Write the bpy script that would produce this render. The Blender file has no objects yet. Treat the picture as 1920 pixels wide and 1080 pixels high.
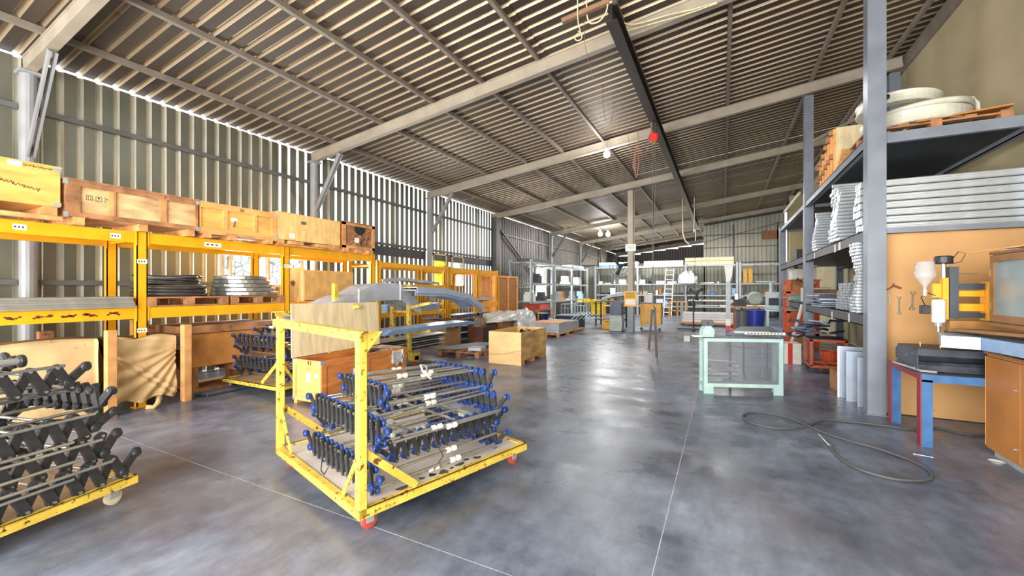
import bpy, bmesh, math, random
from mathutils import Vector, Matrix, Euler
random.seed(7)
PI = math.pi
scene = bpy.context.scene
COL = scene.collection

# ---------------------------------------------------------------- camera, world, lights, exposure
cam_data = bpy.data.cameras.new('camera'); cam = bpy.data.objects.new('camera', cam_data); COL.objects.link(cam)
cam.location = (0, 0, 1.5); cam.rotation_euler = (PI/2, 0, math.radians(27.1))
cam_data.sensor_width = 36; cam_data.lens = 772/1920*36; cam_data.shift_y = 3/1920
cam_data.clip_start = .05; cam_data.clip_end = 200
scene.camera = cam
scene.view_settings.view_transform = 'Standard'
scene.view_settings.look = 'None'
scene.view_settings.gamma = 1
scene.view_settings.use_curve_mapping = False
scene.view_settings.exposure = 0.08
world = bpy.data.worlds.new('sky'); scene.world = world; world.use_nodes = True
bg = world.node_tree.nodes['Background']; bg.inputs[0].default_value = (.93, .97, 1, 1); bg.inputs[1].default_value = 2.2

def area(name, loc, target, sx, sy, power, color=(1, 1, 1)):
    l = bpy.data.lights.new(name, 'AREA'); l.shape = 'RECTANGLE'; l.size = sx; l.size_y = sy; l.energy = power; l.color = color
    o = bpy.data.objects.new(name, l); COL.objects.link(o); o.location = loc
    o.rotation_euler = (Vector(target) - Vector(loc)).to_track_quat('-Z', 'Y').to_euler()
    return o
# daylight through the open front of the hall behind the camera
area('entrance_daylight', (-2.6, -2.9, 1.9), (-2.8, 9, 3.2), 10.5, 3.6, 1700, (1, .96, .90))
# unseen overhead fill lights, added to brighten the hall floor
for (x, y, p) in ((-4.6, 4.2, 45), (-4.2, 12.8, 60), (.3, 8.5, 45), (-4.2, 18.5, 90), (-.2, 17.5, 80), (-4.5, 24.0, 240), (0.3, 23.0, 170)):
    area('overhead_fill', (x, y, 4.72), (x, y, 0), 1.2, .3, p, (1, .98, .95))
# daylight in the windows of the left wall
for (y, z, w, h, p) in ((4.77, 2.0, .62, .9, 60), (5.75, 2.0, .8, .9, 70), (11.2, 2.15, .7, 1.0, 70), (12.3, 2.15, .7, 1.0, 70), (19.6, 1.9, 1.7, 1.4, 380)):
    area('window_daylight', (-8.44, y, z), (0, y, z-1.2), w, h, p, (.97, 1, .95))
area('far_bay_daylight', (-4.5, 33.5, 3.3), (-4.5, 30, 5.2), 7, 2, 260, (1, .93, .8))

# ---------------------------------------------------------------- projection helpers (pixel of the photograph -> point at a real depth)
_a = math.radians(27.1); _F = (-math.sin(_a), math.cos(_a)); _R = (math.cos(_a), math.sin(_a))
def _ray(u, v):
    o = (u-960)/772; return (_F[0]+o*_R[0], _F[1]+o*_R[1], (543-v)/772)
def fl(u, v, z=0):
    r = _ray(u, v); t = (z-1.5)/r[2]; return Vector((r[0]*t, r[1]*t, z))
def ax(u, v, X):
    r = _ray(u, v); t = X/r[0]; return Vector((X, r[1]*t, 1.5+r[2]*t))
def ay(u, v, Y):
    r = _ray(u, v); t = Y/r[1]; return Vector((r[0]*t, Y, 1.5+r[2]*t))

# ---------------------------------------------------------------- materials
_M = {}
def mat(name, c, rough=.6, metal=0, var=.12, scale=6, bump=0, wear=None, stretch=(1, 1, 1), spec=.5, rv=.08):
    """wear = (colour, threshold 0..1, noise scale)"""
    if name in _M: return _M[name]
    m = bpy.data.materials.new(name); m.use_nodes = True; nt = m.node_tree; N = nt.nodes; L = nt.links
    b = N['Principled BSDF']; b.inputs['Metallic'].default_value = metal; b.inputs['Specular IOR Level'].default_value = spec
    tc = N.new('ShaderNodeTexCoord'); mp = N.new('ShaderNodeMapping'); mp.inputs['Scale'].default_value = stretch
    L.new(tc.outputs['Object'], mp.inputs['Vector'])
    no = N.new('ShaderNodeTexNoise'); no.inputs['Scale'].default_value = scale; no.inputs['Detail'].default_value = 5
    L.new(mp.outputs[0], no.inputs['Vector'])
    cr = N.new('ShaderNodeValToRGB'); L.new(no.outputs['Fac'], cr.inputs[0])
    lo = tuple(max(0, x*(1-var*1.6)) for x in c); hi = tuple(min(1, x*(1+var*1.6)) for x in c)
    cr.color_ramp.elements[0].position = .3; cr.color_ramp.elements[1].position = .7
    cr.color_ramp.elements[0].color = (*lo, 1); cr.color_ramp.elements[1].color = (*hi, 1)
    out = cr.outputs['Color']
    if wear:
        n2 = N.new('ShaderNodeTexNoise'); n2.inputs['Scale'].default_value = wear[2]; n2.inputs['Detail'].default_value = 8; n2.inputs['Roughness'].default_value = .7
        L.new(tc.outputs['Object'], n2.inputs['Vector'])
        r2 = N.new('ShaderNodeValToRGB'); r2.color_ramp.elements[0].position = wear[1]; r2.color_ramp.elements[1].position = wear[1]+.04
        L.new(n2.outputs['Fac'], r2.inputs[0])
        mx = N.new('ShaderNodeMixRGB'); mx.inputs[2].default_value = (*wear[0], 1); L.new(r2.outputs[0], mx.inputs[0]); L.new(out, mx.inputs[1]); out = mx.outputs[0]
    L.new(out, b.inputs['Base Color'])
    mr = N.new('ShaderNodeMapRange'); mr.inputs[3].default_value = max(.03, rough-rv); mr.inputs[4].default_value = min(1, rough+rv)
    L.new(no.outputs['Fac'], mr.inputs[0]); L.new(mr.outputs[0], b.inputs['Roughness'])
    if bump:
        bp = N.new('ShaderNodeBump'); bp.inputs['Strength'].default_value = bump; bp.inputs['Distance'].default_value = .02
        L.new(no.outputs['Fac'], bp.inputs['Height']); L.new(bp.outputs[0], b.inputs['Normal'])
    _M[name] = m; return m
def rgb(r, g, b):   # sRGB 0..255 -> linear
    f = lambda x: ((x/255+.055)/1.055)**2.4 if x > 10 else x/255/12.92
    return (f(r), f(g), f(b))
def emis(name, c, s):
    m = bpy.data.materials.new(name); m.use_nodes = True; b = m.node_tree.nodes['Principled BSDF']
    b.inputs['Base Color'].default_value = (*c, 1); b.inputs['Emission Color'].default_value = (*c, 1); b.inputs['Emission Strength'].default_value = s
    return m
def glass(name, c, alpha, rough=.1):
    m = bpy.data.materials.new(name); m.use_nodes = True; b = m.node_tree.nodes['Principled BSDF']
    b.inputs['Base Color'].default_value = (*c, 1); b.inputs['Alpha'].default_value = alpha; b.inputs['Roughness'].default_value = rough
    return m

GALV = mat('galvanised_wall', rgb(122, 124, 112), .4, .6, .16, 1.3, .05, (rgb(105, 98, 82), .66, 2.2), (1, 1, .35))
GALVD = mat('aged_dark_wall', rgb(105, 100, 95), .5, .4, .14, 1.5, .05, None, (1, 1, .35))
GALVL = mat('pale_wall_sheet', rgb(176, 176, 164), .5, .25, .14, 1.6, .05, (rgb(120, 105, 85), .66, 3), (1, 1, .4))
ROOF = mat('brown_roof_flat_shaded', rgb(74, 63, 54), .62, .15, .22, .9, .02, (rgb(56, 45, 38), .6, 1.2), (.4, 1, 1))  # brown sheet; shade of the flats is deepened in the colour
ROOFR = mat('roof_rib_lit_tone', rgb(168, 150, 124), .45, .5, .12, 1.2, .0, (rgb(140, 118, 96), .62, 1.5), (.4, 1, 1))  # same sheet as the flats; light on the ribs painted in as paler tone
GALVR = mat('wall_rib_lit_tone', rgb(196, 194, 180), .42, .5, .1, 1.2)  # light caught by the wall ribs is put into this paler colour
COLP = mat('column_grey_paint', rgb(150, 152, 156), .5, .1, .08, 3, .05)
STEEL = mat('grey_painted_steel', rgb(162, 152, 136), .55, .1, .08, 3, .05)
PURL = mat('purlin_paint', rgb(132, 122, 112), .6, .1, .12, 3)
GIRT = mat('girt_paint', rgb(105, 107, 108), .5, .3, .1, 3)
BLACKI = mat('dark_rail_paint', rgb(50, 44, 40), .55, .3, .2, 5)
BLUEST = mat('blue_grey_steel', rgb(122, 130, 142), .42, .2, .08, 4, .04, (rgb(150, 155, 160), .7, 7))
DGREY = mat('charcoal_steel', rgb(78, 80, 88), .5, .2, .12, 5, .04, (rgb(140, 120, 110), .74, 9))
BEIGE = mat('beige_plaster', rgb(172, 160, 128), .85, 0, .07, 1.2, .05)
YEL = mat('yellow_rack_paint', rgb(236, 168, 22), .42, .05, .06, 5, .03, (rgb(150, 95, 20), .74, 8))
YELT = mat('chipped_yellow_paint', rgb(226, 194, 80), .45, .1, .12, 6, .08, (rgb(110, 70, 40), .565, 20))
BLK = mat('black_plastic', rgb(46, 47, 50), .42, 0, .2, 12)
BLU = mat('blue_roller_plastic', rgb(26, 66, 150), .35, 0, .12, 10)
CHR = mat('zinc_rod', rgb(196, 198, 196), .25, .85, .08, 10)
WHT = mat('white_plastic', rgb(228, 228, 220), .45, 0, .06, 10)
PLY = mat('yellow_plywood', rgb(228, 174, 90), .65, 0, .16, 5, .04, None, (.5, .5, 2.2))
OSB = mat('strand_board', rgb(228, 188, 118), .7, 0, .14, 9, .1, (rgb(176, 130, 72), .63, 20), (1.6, 1.6, .5))
LIDW = mat('pale_knotty_plywood', rgb(226, 208, 166), .7, 0, .12, 6, .06, (rgb(176, 142, 88), .66, 22), (2.4, 2.4, .4))
WOOD = mat('raw_pine', rgb(206, 150, 92), .7, 0, .22, 6, .08, None, (1, 1, 1))
WOODD = mat('weathered_wood', rgb(160, 112, 74), .75, 0, .3, 5, .1, (rgb(92, 62, 42), .62, 9))
PANELW = mat('crate_panel_wood', rgb(214, 172, 122), .7, 0, .25, 5, .06, (rgb(150, 108, 72), .66, 11), (.6, .6, 2))
ORW = mat('orange_stained_plywood', rgb(206, 128, 66), .55, 0, .2, 4, .05, (rgb(170, 92, 42), .66, 6), (.6, .6, 2.4))
ORL = mat('light_orange_plywood', rgb(232, 168, 96), .6, 0, .14, 4, .05, None, (.6, .6, 2.4))
CLOTH = mat('tan_dust_sheet', rgb(198, 168, 122), .9, 0, .14, 3, .15, (rgb(160, 128, 86), .64, 5))
ALU = mat('aluminium_profile', rgb(200, 206, 212), .32, .6, .07, 6)
ALUW = mat('pale_aluminium_panel', rgb(186, 192, 202), .4, .3, .1, 4, .04)
ALUB = mat('blue_film_panel', rgb(136, 168, 208), .4, .2, .1, 4)
TAPE = mat('white_tape', rgb(240, 240, 240), .6, 0, .03)
PAPER = mat('paper_label', rgb(236, 234, 226), .7, 0, .05)
INK = mat('dark_ink', rgb(40, 34, 30), .8, 0, .05)
RED = mat('red_plastic', rgb(214, 40, 44), .4, 0, .1)
ORG = mat('orange_red_paint', rgb(204, 82, 40), .5, 0, .15, 6, .03, (rgb(120, 60, 40), .68, 9))
BOARD = mat('tan_backboard', rgb(200, 154, 100), .6, 0, .08, 1.6, .03, (rgb(186, 136, 80), .67, 3.5))
CABW = mat('brown_cabinet_wood', rgb(176, 116, 56), .5, 0, .1, 3, .03, (rgb(150, 94, 42), .68, 6))
CABF = mat('cabinet_frame_wood', rgb(142, 100, 62), .55, 0, .12, 5)
BENCHB = mat('blue_bench_paint', rgb(58, 104, 156), .45, .1, .14, 7, .03, (rgb(120, 130, 140), .68, 12))
BENCHR = mat('maroon_bench_paint', rgb(132, 44, 56), .5, .1, .1, 7)
MINT = mat('mint_frame_paint', rgb(188, 220, 216), .4, .2, .07, 5, 0, (rgb(150, 160, 160), .68, 10))
CORD = mat('grey_hose_rubber', rgb(84, 84, 84), .6, 0, .1)
CARD = mat('brown_cardboard', rgb(164, 116, 76), .8, 0, .14, 4)
DARKJ = mat('dark_junk', rgb(52, 56, 64), .5, .2, .3, 8)
RUBBER = mat('black_coil_rubber', rgb(58, 54, 52), .45, 0, .2, 6)
PFILM = mat('shrink_wrap', rgb(206, 208, 206), .2, .1, .15, 9, .5)

# ---------------------------------------------------------------- mesh builder
class MB:
    def __init__(s): s.v = []; s.f = []; s.m = []; s.mi = 0
    def add(s, vs, fs):
        b = len(s.v); s.v += [tuple(x) for x in vs]; s.f += [tuple(b+i for i in f) for f in fs]; s.m += [s.mi]*len(fs); return s
    def box(s, x0, x1, y0, y1, z0, z1):
        vs = [(x, y, z) for x in (x0, x1) for y in (y0, y1) for z in (z0, z1)]
        return s.add(vs, [(0, 1, 3, 2), (4, 6, 7, 5), (0, 4, 5, 1), (2, 3, 7, 6), (0, 2, 6, 4), (1, 5, 7, 3)])
    def cbox(s, c, d, rot=None):
        h = [q/2 for q in d]; vs = [Vector((x*h[0], y*h[1], z*h[2])) for x in (-1, 1) for y in (-1, 1) for z in (-1, 1)]
        if rot is not None:
            R_ = rot if isinstance(rot, Matrix) else Euler(rot).to_matrix(); vs = [R_ @ q for q in vs]
        vs = [q+Vector(c) for q in vs]
        return s.add(vs, [(0, 1, 3, 2), (4, 6, 7, 5), (0, 4, 5, 1), (2, 3, 7, 6), (0, 2, 6, 4), (1, 5, 7, 3)])
    def beam(s, p0, p1, w, h, up=(0, 0, 1)):
        p0 = Vector(p0); p1 = Vector(p1); d = (p1-p0); L_ = d.length; d.normalize(); u = Vector(up)
        if abs(d.dot(u)) > .98: u = Vector((1, 0, 0))
        r = d.cross(u).normalized(); u = r.cross(d)
        M_ = Matrix((r, d, u)).transposed()
        return s.cbox((p0+p1)/2, (w, L_, h), M_)
    def cyl(s, p0, p1, r, n=10, r2=None, cap=True):
        p0 = Vector(p0); p1 = Vector(p1); d = (p1-p0).normalized(); a = d.orthogonal().normalized(); b = d.cross(a); r2 = r if r2 is None else r2
        vs = []
        for i in range(n):
            t = 2*PI*i/n; q = a*math.cos(t)+b*math.sin(t); vs += [p0+q*r, p1+q*r2]
        fs = [(2*i, 2*((i+1) % n), 2*((i+1) % n)+1, 2*i+1) for i in range(n)]
        if cap: fs += [tuple(2*i for i in range(n))[::-1], tuple(2*i+1 for i in range(n))]
        return s.add(vs, fs)
    def tube(s, pts, r, n=7, closed=False):
        pts = [Vector(p) for p in pts]; m = len(pts); vs = []; prev = None
        for i, p in enumerate(pts):
            if closed: d = pts[(i+1) % m]-pts[i-1]
            else: d = pts[min(i+1, m-1)]-pts[max(i-1, 0)]
            d.normalize(); a = (prev - d*prev.dot(d)) if prev is not None else d.orthogonal()
            if a.length < 1e-4: a = d.orthogonal()
            a.normalize(); prev = a; b = d.cross(a)
            for k in range(n):
                t = 2*PI*k/n; vs.append(p+(a*math.cos(t)+b*math.sin(t))*r)
        fs = []
        for i in range(m if closed else m-1):
            j = (i+1) % m
            for k in range(n): fs.append((i*n+k, i*n+(k+1) % n, j*n+(k+1) % n, j*n+k))
        if not closed: fs += [tuple(range(n))[::-1], tuple((m-1)*n+k for k in range(n))]
        return s.add(vs, fs)
    def lathe(s, c, prof, n=20, axis='z'):
        c = Vector(c); vs = []; m = len(prof)
        for i in range(n):
            t = 2*PI*i/n
            for (r, h) in prof:
                p = (r*math.cos(t), r*math.sin(t), h)
                if axis == 'y': p = (p[0], p[2], p[1])
                if axis == 'x': p = (p[2], p[0], p[1])
                vs.append(c+Vector(p))
        fs = [(i*m+k, ((i+1) % n)*m+k, ((i+1) % n)*m+k+1, i*m+k+1) for i in range(n) for k in range(m-1)]
        return s.add(vs, fs)
    def prism(s, poly, ext, o=(0, 0, 0), U=(1, 0, 0), V=(0, 0, 1), D=(0, 1, 0)):
        """poly in (U,V) plane, extruded by ext along D, from o"""
        o = Vector(o); U = Vector(U); V = Vector(V); D = Vector(D).normalized()*ext; n = len(poly)
        vs = [o+U*a+V*b for a, b in poly]+[o+U*a+V*b+D for a, b in poly]
        return s.add(vs, [tuple(range(n))[::-1], tuple(range(n, 2*n))]+[(i, (i+1) % n, (i+1) % n+n, i+n) for i in range(n)])
    def mesh(s, name, mats, smooth=False, bevel=0):
        me = bpy.data.meshes.new(name); me.from_pydata(s.v, [], s.f)
        bm = bmesh.new(); bm.from_mesh(me)
        bmesh.ops.recalc_face_normals(bm, faces=bm.faces) if bevel >= 0 else None
        if bevel > 0: bmesh.ops.bevel(bm, geom=list(bm.edges), offset=bevel, segments=1, affect='EDGES', clamp_overlap=True)
        bm.to_mesh(me); bm.free()
        if not isinstance(mats, (list, tuple)): mats = [mats]
        for q in mats: me.materials.append(q)
        if len(mats) > 1 and bevel <= 0: me.polygons.foreach_set('material_index', s.m)
        if smooth: me.shade_smooth()
        return me
    def obj(s, name, m, parent=None, smooth=False, bevel=0, loc=None, rot=None):
        return link(name, s.mesh(name, m, smooth, bevel), parent, loc, rot)
def link(name, me, parent=None, loc=None, rot=None):
    o = bpy.data.objects.new(name, me); COL.objects.link(o); o.parent = parent
    if loc is not None: o.location = loc
    if rot is not None: o.rotation_euler = rot
    return o
def tag(o, label, cat, group=None):
    o['label'] = label; o['category'] = cat
    if group: o['group'] = group
    return o
def thing(name, label, cat, loc=(0, 0, 0), rz=0, group=None, rot=None):
    o = bpy.data.objects.new(name, None); COL.objects.link(o); o.location = loc; o.rotation_euler = rot if rot else (0, 0, rz); o.empty_display_size = .1
    return tag(o, label, cat, group)
def struct(name, kind_obj=None):
    o = kind_obj or bpy.data.objects.new(name, None)
    if kind_obj is None: COL.objects.link(o)
    o['kind'] = 'structure'; return o
def copy_tree(o, parent=None):
    c = o.copy(); COL.objects.link(c); c.parent = parent
    for ch in [q for q in bpy.data.objects if q.parent == o]: copy_tree(ch, c)
    return c
def BX(*a): return MB().box(*a)

# ---------------------------------------------------------------- the hall
XL, XR, YN, YF, YB = -8.5, 3.2, -3.0, 27.5, 37.5
def zr(x): return 4.71+.12*(x-XL)          # underside of roof sheets
P = .206
WIN = [(4.44, 5.1, 1.55, 2.45), (5.33, 6.15, 1.55, 2.45), (10.85, 11.6, 1.6, 2.7), (11.9, 12.65, 1.6, 2.7), (18.7, 20.5, 1.15, 2.6)]
def cell_profile(s0, slit):
    pr = [(0, 0), (.13, 0), (.156, .04), (.18, .04), (P, 0)]
    return [(s0+a, b) for a, b in pr], (3,) if slit else ()
def strip(mb, y, a0, a1, slit, place):
    """one rib cell swept from a0 to a1; place(s, depth, t)"""
    pts, skip = cell_profile(y, slit)
    for i in range(4):
        if i in skip: continue
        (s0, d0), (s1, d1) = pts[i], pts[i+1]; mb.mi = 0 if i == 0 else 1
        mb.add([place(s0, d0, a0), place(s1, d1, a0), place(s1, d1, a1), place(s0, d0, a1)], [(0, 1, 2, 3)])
wl = struct('wall_left')
n = 0; y = YN
while y < YB-.1:
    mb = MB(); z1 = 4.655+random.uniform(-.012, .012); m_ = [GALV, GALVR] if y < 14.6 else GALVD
    for k in range(5):
        yy = y+k*P
        zz = [(0, z1)]
        for (a, b, c, d) in WIN:
            if yy+P > a and yy < b: zz = [(0, c), (d, z1)]
        slit = (5.4 < yy < 14.7) and (n*5+k) % 11 != 3  # rib faces left open to the sky to imitate bright glints
        for (za, zb) in zz:
            if slit and za > 0 or slit and len(zz) == 1:
                segs = [(za, 1.35, False), (1.35, zb, True)] if za == 0 else [(za, zb, True)]
            else: segs = [(za, zb, False)]
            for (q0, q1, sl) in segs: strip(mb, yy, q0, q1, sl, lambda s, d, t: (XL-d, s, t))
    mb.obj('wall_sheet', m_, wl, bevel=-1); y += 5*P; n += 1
for (a, b, zc) in ((2.0, 6.3, 3.97), (6.42, 10.5, 3.97), (10.65, 14.8, 3.97), (15.0, 21, 3.9), (21.2, 26.2, 3.9), (26.4, 31.2, 3.9), (-2.5, 1.9, 3.97),
                   (-2.5, 1.9, 1.6), (2.05, 4.35, 1.6), (6.42, 10.5, 2.78), (10.65, 14.8, 2.78), (6.42, 10.5, 1.5), (15, 18.6, 1.6), (20.6, 26.2, 1.6)):
    BX(XL, XL+.06, a, b, zc-.035, zc+.035).obj('girt', GIRT, wl)
for (a, b) in ((6.45, 10.5), (10.7, 14.8)): BX(XL+.005, XL+.02, a, b, 2.46, 2.72).obj('dark_board', DGREY, wl)
CY = [1.98, 6.36, 10.57, 14.9, 21.1, 26.3, 31.4, 36.6]
for i, yc in enumerate(CY):
    mb = MB(); w = .085 if yc != 14.9 else .2
    if yc == 14.9: mb.box(XL+.02, XL+.2, yc-.1, yc+.22, 0, 4.5)
    else:
        mb.cyl((XL+.13, yc, 0), (XL+.13, yc, 4.42), .085, 14); mb.box(XL+.03, XL+.24, yc-.11, yc+.11, 4.40, 4.44)
    mb.obj('column', GIRT if yc == 14.9 else COLP, wl)
    mb = MB()
    if yc in (14.9,): mb.beam((XL+.1, yc+.3, 4.1), (XL+.1, yc+4.6, 1.9), .07, .07)
    elif yc < 27:
        mb.beam((XL+.2, yc-.03, 3.3), (XL+1.0, yc-.03, 4.50), .022, .09); MB().beam((XL+.2, yc+.03, 3.3), (XL+1.0, yc+.03, 4.50), .022, .09).obj('brace', COLP if yc < 14 else GIRT, wl)
    if len(mb.v): mb.obj('brace', COLP if yc < 14 else GIRT, wl)
# window frames and panes in the left wall
def pane_material(name, base, emit=False):
    m = bpy.data.materials.new(name); m.use_nodes = True; nt = m.node_tree; N = nt.nodes; L = nt.links; N.remove(N['Principled BSDF'])
    out = N['Material Output']; tc = N.new('ShaderNodeTexCoord')
    v = N.new('ShaderNodeTexVoronoi'); v.feature = 'DISTANCE_TO_EDGE'; v.inputs['Scale'].default_value = 7; L.new(tc.outputs['Object'], v.inputs['Vector'])
    r = N.new('ShaderNodeValToRGB'); r.color_ramp.elements[0].position = .02; r.color_ramp.elements[1].position = .07
    r.color_ramp.elements[0].color = (*[x*.35 for x in base], 1); r.color_ramp.elements[1].color = (*base, 1); L.new(v.outputs['Distance'], r.inputs[0])
    t = N.new('ShaderNodeBsdfTranslucent'); L.new(r.outputs[0], t.inputs[0]); tr = N.new('ShaderNodeBsdfTransparent'); L.new(r.outputs[0], tr.inputs[0])
    mx = N.new('ShaderNodeMixShader'); mx.inputs[0].default_value = .55; L.new(t.outputs[0], mx.inputs[1]); L.new(tr.outputs[0], mx.inputs[2]); L.new(mx.outputs[0], out.inputs[0])
    return m
PW = pane_material('patterned_white_glass', (.95, .98, .93)); PY = pane_material('patterned_yellow_glass', (.98, .95, .25))
for i, (a, b, c, d) in enumerate(WIN):
    w = struct('window_%d' % (i+1))
    fr = MB(); t = .05
    for (p, q, r_, s_) in ((a, b, c, c+t), (a, b, d-t, d), (a, a+t, c, d), (b-t, b, c, d)): fr.box(XL-.04, XL+.05, p, q, r_, s_)
    if i == 0: fr.box(XL-.04, XL+.05, a+.14, a+.19, c, d)
    fr.obj('window_frame', mat('window_frame_paint', rgb(190, 180, 158), .6), w)
    BX(XL-.012, XL-.004, a+t, b-t, c+t, d-t).obj('pane', PY if i == 2 else PW, w)

# roof: corrugated sheets, purlins, rafters
ce = struct('ceiling')
y = YN; xs = [(-8.56, -2.62), (-2.7, XR+.05)]
while y < YB:
    for j, (xa, xb) in enumerate(xs):
        if y > 28 and xa > -3: xb = -.93
        mb = MB(); dz = .012*j + random.uniform(0, .004)
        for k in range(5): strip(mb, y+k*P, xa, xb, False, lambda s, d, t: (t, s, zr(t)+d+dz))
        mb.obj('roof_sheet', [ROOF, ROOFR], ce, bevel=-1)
    y += 5*P
for x in (-7.66, -6.25, -4.95, -3.85, -2.75, -1.34, .1, 1.65, 2.9):
    MB().cbox((x, (YN+YF)/2 if x > -1 else (YN+YB)/2, zr(x)-.042), (.055, (YF if x > -1 else YB)-YN, .08), (0, -math.atan(.12), 0)).obj('purlin', PURL, ce)
for i, yc in enumerate(CY+[-2.4]):
    xb = 3.1 if yc < 27 else -1
    def q(x, dz): return (x, yc, zr(x)-.085+dz)
    mb = MB(); mb.beam(q(-8.42, -.1), q(xb, -.1), .075, .19); mb.beam(q(-8.42, -.2), q(xb, -.2), .11, .014); mb.beam(q(-8.42, -.007), q(xb, -.007), .11, .014)
    mb.obj('rafter', STEEL, ce)
MB().beam((-1.0, YF-.08, zr(-1.0)-.17), (3.1, YF-.08, zr(3.1)-.17), .08, .2).obj('rafter', DGREY, ce)
# crane rail
mb = MB(); xr = -1.31
mb.box(xr-.075, xr+.075, 5.45, 26.8, 5.05, 5.067); mb.box(xr-.075, xr+.075, 5.45, 26.8, 5.25, 5.267); mb.box(xr-.008, xr+.008, 5.45, 26.8, 5.06, 5.26)
rail = mb.obj('crane_rail', BLACKI); tag(rail, 'dark steel crane rail running lengthwise under the rafters', 'rail')

# back walls
def sheet_wall(parent, x0, x1, yw, z0, zt, m_, ins=1, seg=5, slits=False):
    x = x0
    while x < x1-.02:
        mb = MB(); k = 0
        zt_ = zt(x) if callable(zt) else zt
        zt_ += random.uniform(-.02, .02)
        while k < seg and x < x1-.02:
            strip(mb, x, z0, zt_, False, lambda s, d, t: (s, yw+ins*d, t)); x += P; k += 1
        mb.obj('wall_sheet', m_, parent, bevel=-1)
wb = struct('wall_back')
sheet_wall(wb, -8.5, -1.05, YF, 0, 3.15, GALVL)
BX(-8.5, -1.05, YF-.05, YF-.003, 3.1, 3.18).obj('girt', GIRT, wb); BX(-8.5, -1.05, YF-.06, YF-.003, 1.95, 2.02).obj('girt', GALVL, wb)
sheet_wall(wb, -1.03, 3.1, YF, 0, lambda x: zr(x)-.1, GALVL, seg=4)
for z in (3.1, 4.0, 4.75): BX(-1.0, 3.1, YF-.04, YF-.01, z-.02, z+.02).obj('girt', DGREY, wb)
for x in (0.55, 2.75): BX(x-.03, x+.03, YF-.06, YF-.02, 0, 5.3).obj('post', DGREY, wb)
MB().beam((-1.0, YF-.05, 4.35), (3.0, YF-.05, 5.3), .03, .03).obj('tie_rod', DGREY, wb)
BX(2.0, 3.1, YF-.06, YF-.045, 4.35, 4.85).obj('brown_patch', CARD, wb)
wf = struct('wall_far'); sheet_wall(wf, -8.5, -.9, YB, 0, lambda x: zr(x)-.22, GALVD)
wp = struct('wall_partition')
x_ = -1.0; mb = MB(); yy = YF
while yy < YB: strip(mb, yy, 0, 5.3, False, lambda s, d, t: (-1.0+d, s, t)); yy += P
mb.obj('wall_sheet', GALVD, wp, bevel=-1)
wr = struct('wall_right', BX(XR, XR+.2, YN, YF, 0, 6.3).obj('wall_right', BEIGE))
BX(XR-.05, XR, 6.6, YF, zr(XR)-.3, zr(XR)-.05).obj('wall_beam', PURL, wr)
BX(2.55, XR, 21.0, 21.2, 0, 5.5).obj('pier', BEIGE, wr)
wn = struct('wall_front')
BX(-8.6, -7.6, YN-.1, YN, 0, 6).obj('wall_sheet', GALV, wn); BX(2.6, 3.3, YN-.1, YN, 0, 6).obj('wall_sheet', GALV, wn); BX(-7.6, 2.6, YN-.1, YN, 4.4, 6.2).obj('wall_sheet', GALV, wn)
# floor
def floor_material():
    m = bpy.data.materials.new('power_floated_concrete'); m.use_nodes = True; nt = m.node_tree; N = nt.nodes; L = nt.links; b = N['Principled BSDF']
    tc = N.new('ShaderNodeTexCoord')
    def noise(sc, det, ro=.6, st=(1, 1, 1)):
        mp = N.new('ShaderNodeMapping'); mp.inputs['Scale'].default_value = st; L.new(tc.outputs['Object'], mp.inputs[0])
        q = N.new('ShaderNodeTexNoise'); q.inputs['Scale'].default_value = sc; q.inputs['Detail'].default_value = det; q.inputs['Roughness'].default_value = ro; L.new(mp.outputs[0], q.inputs['Vector']); return q
    n1 = noise(.6, 6, .6); n2 = noise(6, 8, .72, (1, .45, 1)); n3 = noise(.45, 3, .5); n4 = noise(2.2, 5, .65, (.5, 1, 1))
    def ramp(src, p0, c0, p1, c1):
        r = N.new('ShaderNodeValToRGB'); e = r.color_ramp.elements; e[0].position = p0; e[0].color = (*c0, 1); e[1].position = p1; e[1].color = (*c1, 1); L.new(src, r.inputs[0]); return r.outputs[0]
    def mix(t, f, a, b_):
        m_ = N.new('ShaderNodeMixRGB'); m_.blend_type = t; m_.inputs[0].default_value = f; L.new(a, m_.inputs[1]); L.new(b_, m_.inputs[2]); return m_.outputs[0]
    base = ramp(n1.outputs[0], .32, rgb(66, 73, 88), .68, rgb(136, 147, 168))
    base = mix('MULTIPLY', .9, base, ramp(n2.outputs[0], .3, (.55, .55, .56), .7, (1.35, 1.35, 1.34)))
    base = mix('MULTIPLY', .9, base, ramp(n4.outputs[0], .3, (.7, .7, .72), .7, (1.25, 1.25, 1.24)))
    br = N.new('ShaderNodeMixRGB'); br.inputs[2].default_value = (*rgb(120, 104, 88), 1); L.new(ramp(n3.outputs[0], .5, (0, 0, 0), .72, (.4, .4, .4)), br.inputs[0]); L.new(base, br.inputs[1])
    L.new(br.outputs[0], b.inputs['Base Color'])
    mr = N.new('ShaderNodeMapRange'); mr.inputs[1].default_value = .35; mr.inputs[2].default_value = .65; mr.inputs[3].default_value = .22; mr.inputs[4].default_value = .46; L.new(n4.outputs[0], mr.inputs[0]); L.new(mr.outputs[0], b.inputs['Roughness'])
    bp = N.new('ShaderNodeBump'); bp.inputs['Strength'].default_value = .08; bp.inputs['Distance'].default_value = .01; L.new(n2.outputs[0], bp.inputs['Height']); L.new(bp.outputs[0], b.inputs['Normal'])
    b.inputs['Specular IOR Level'].default_value = .6
    return m
FLOOR = floor_material()
flo = struct('floor', BX(XL, XR, YN, YB, -.2, -.0012).obj('floor', mat('joint_filler', rgb(196, 200, 206), .8)))
xs_ = [XL, -4.7, -.33, XR]; ys_ = [YN, 1.92, 6.3, 10.6, 14.9, 19.2, 23.4, YF, 32, YB]
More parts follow.
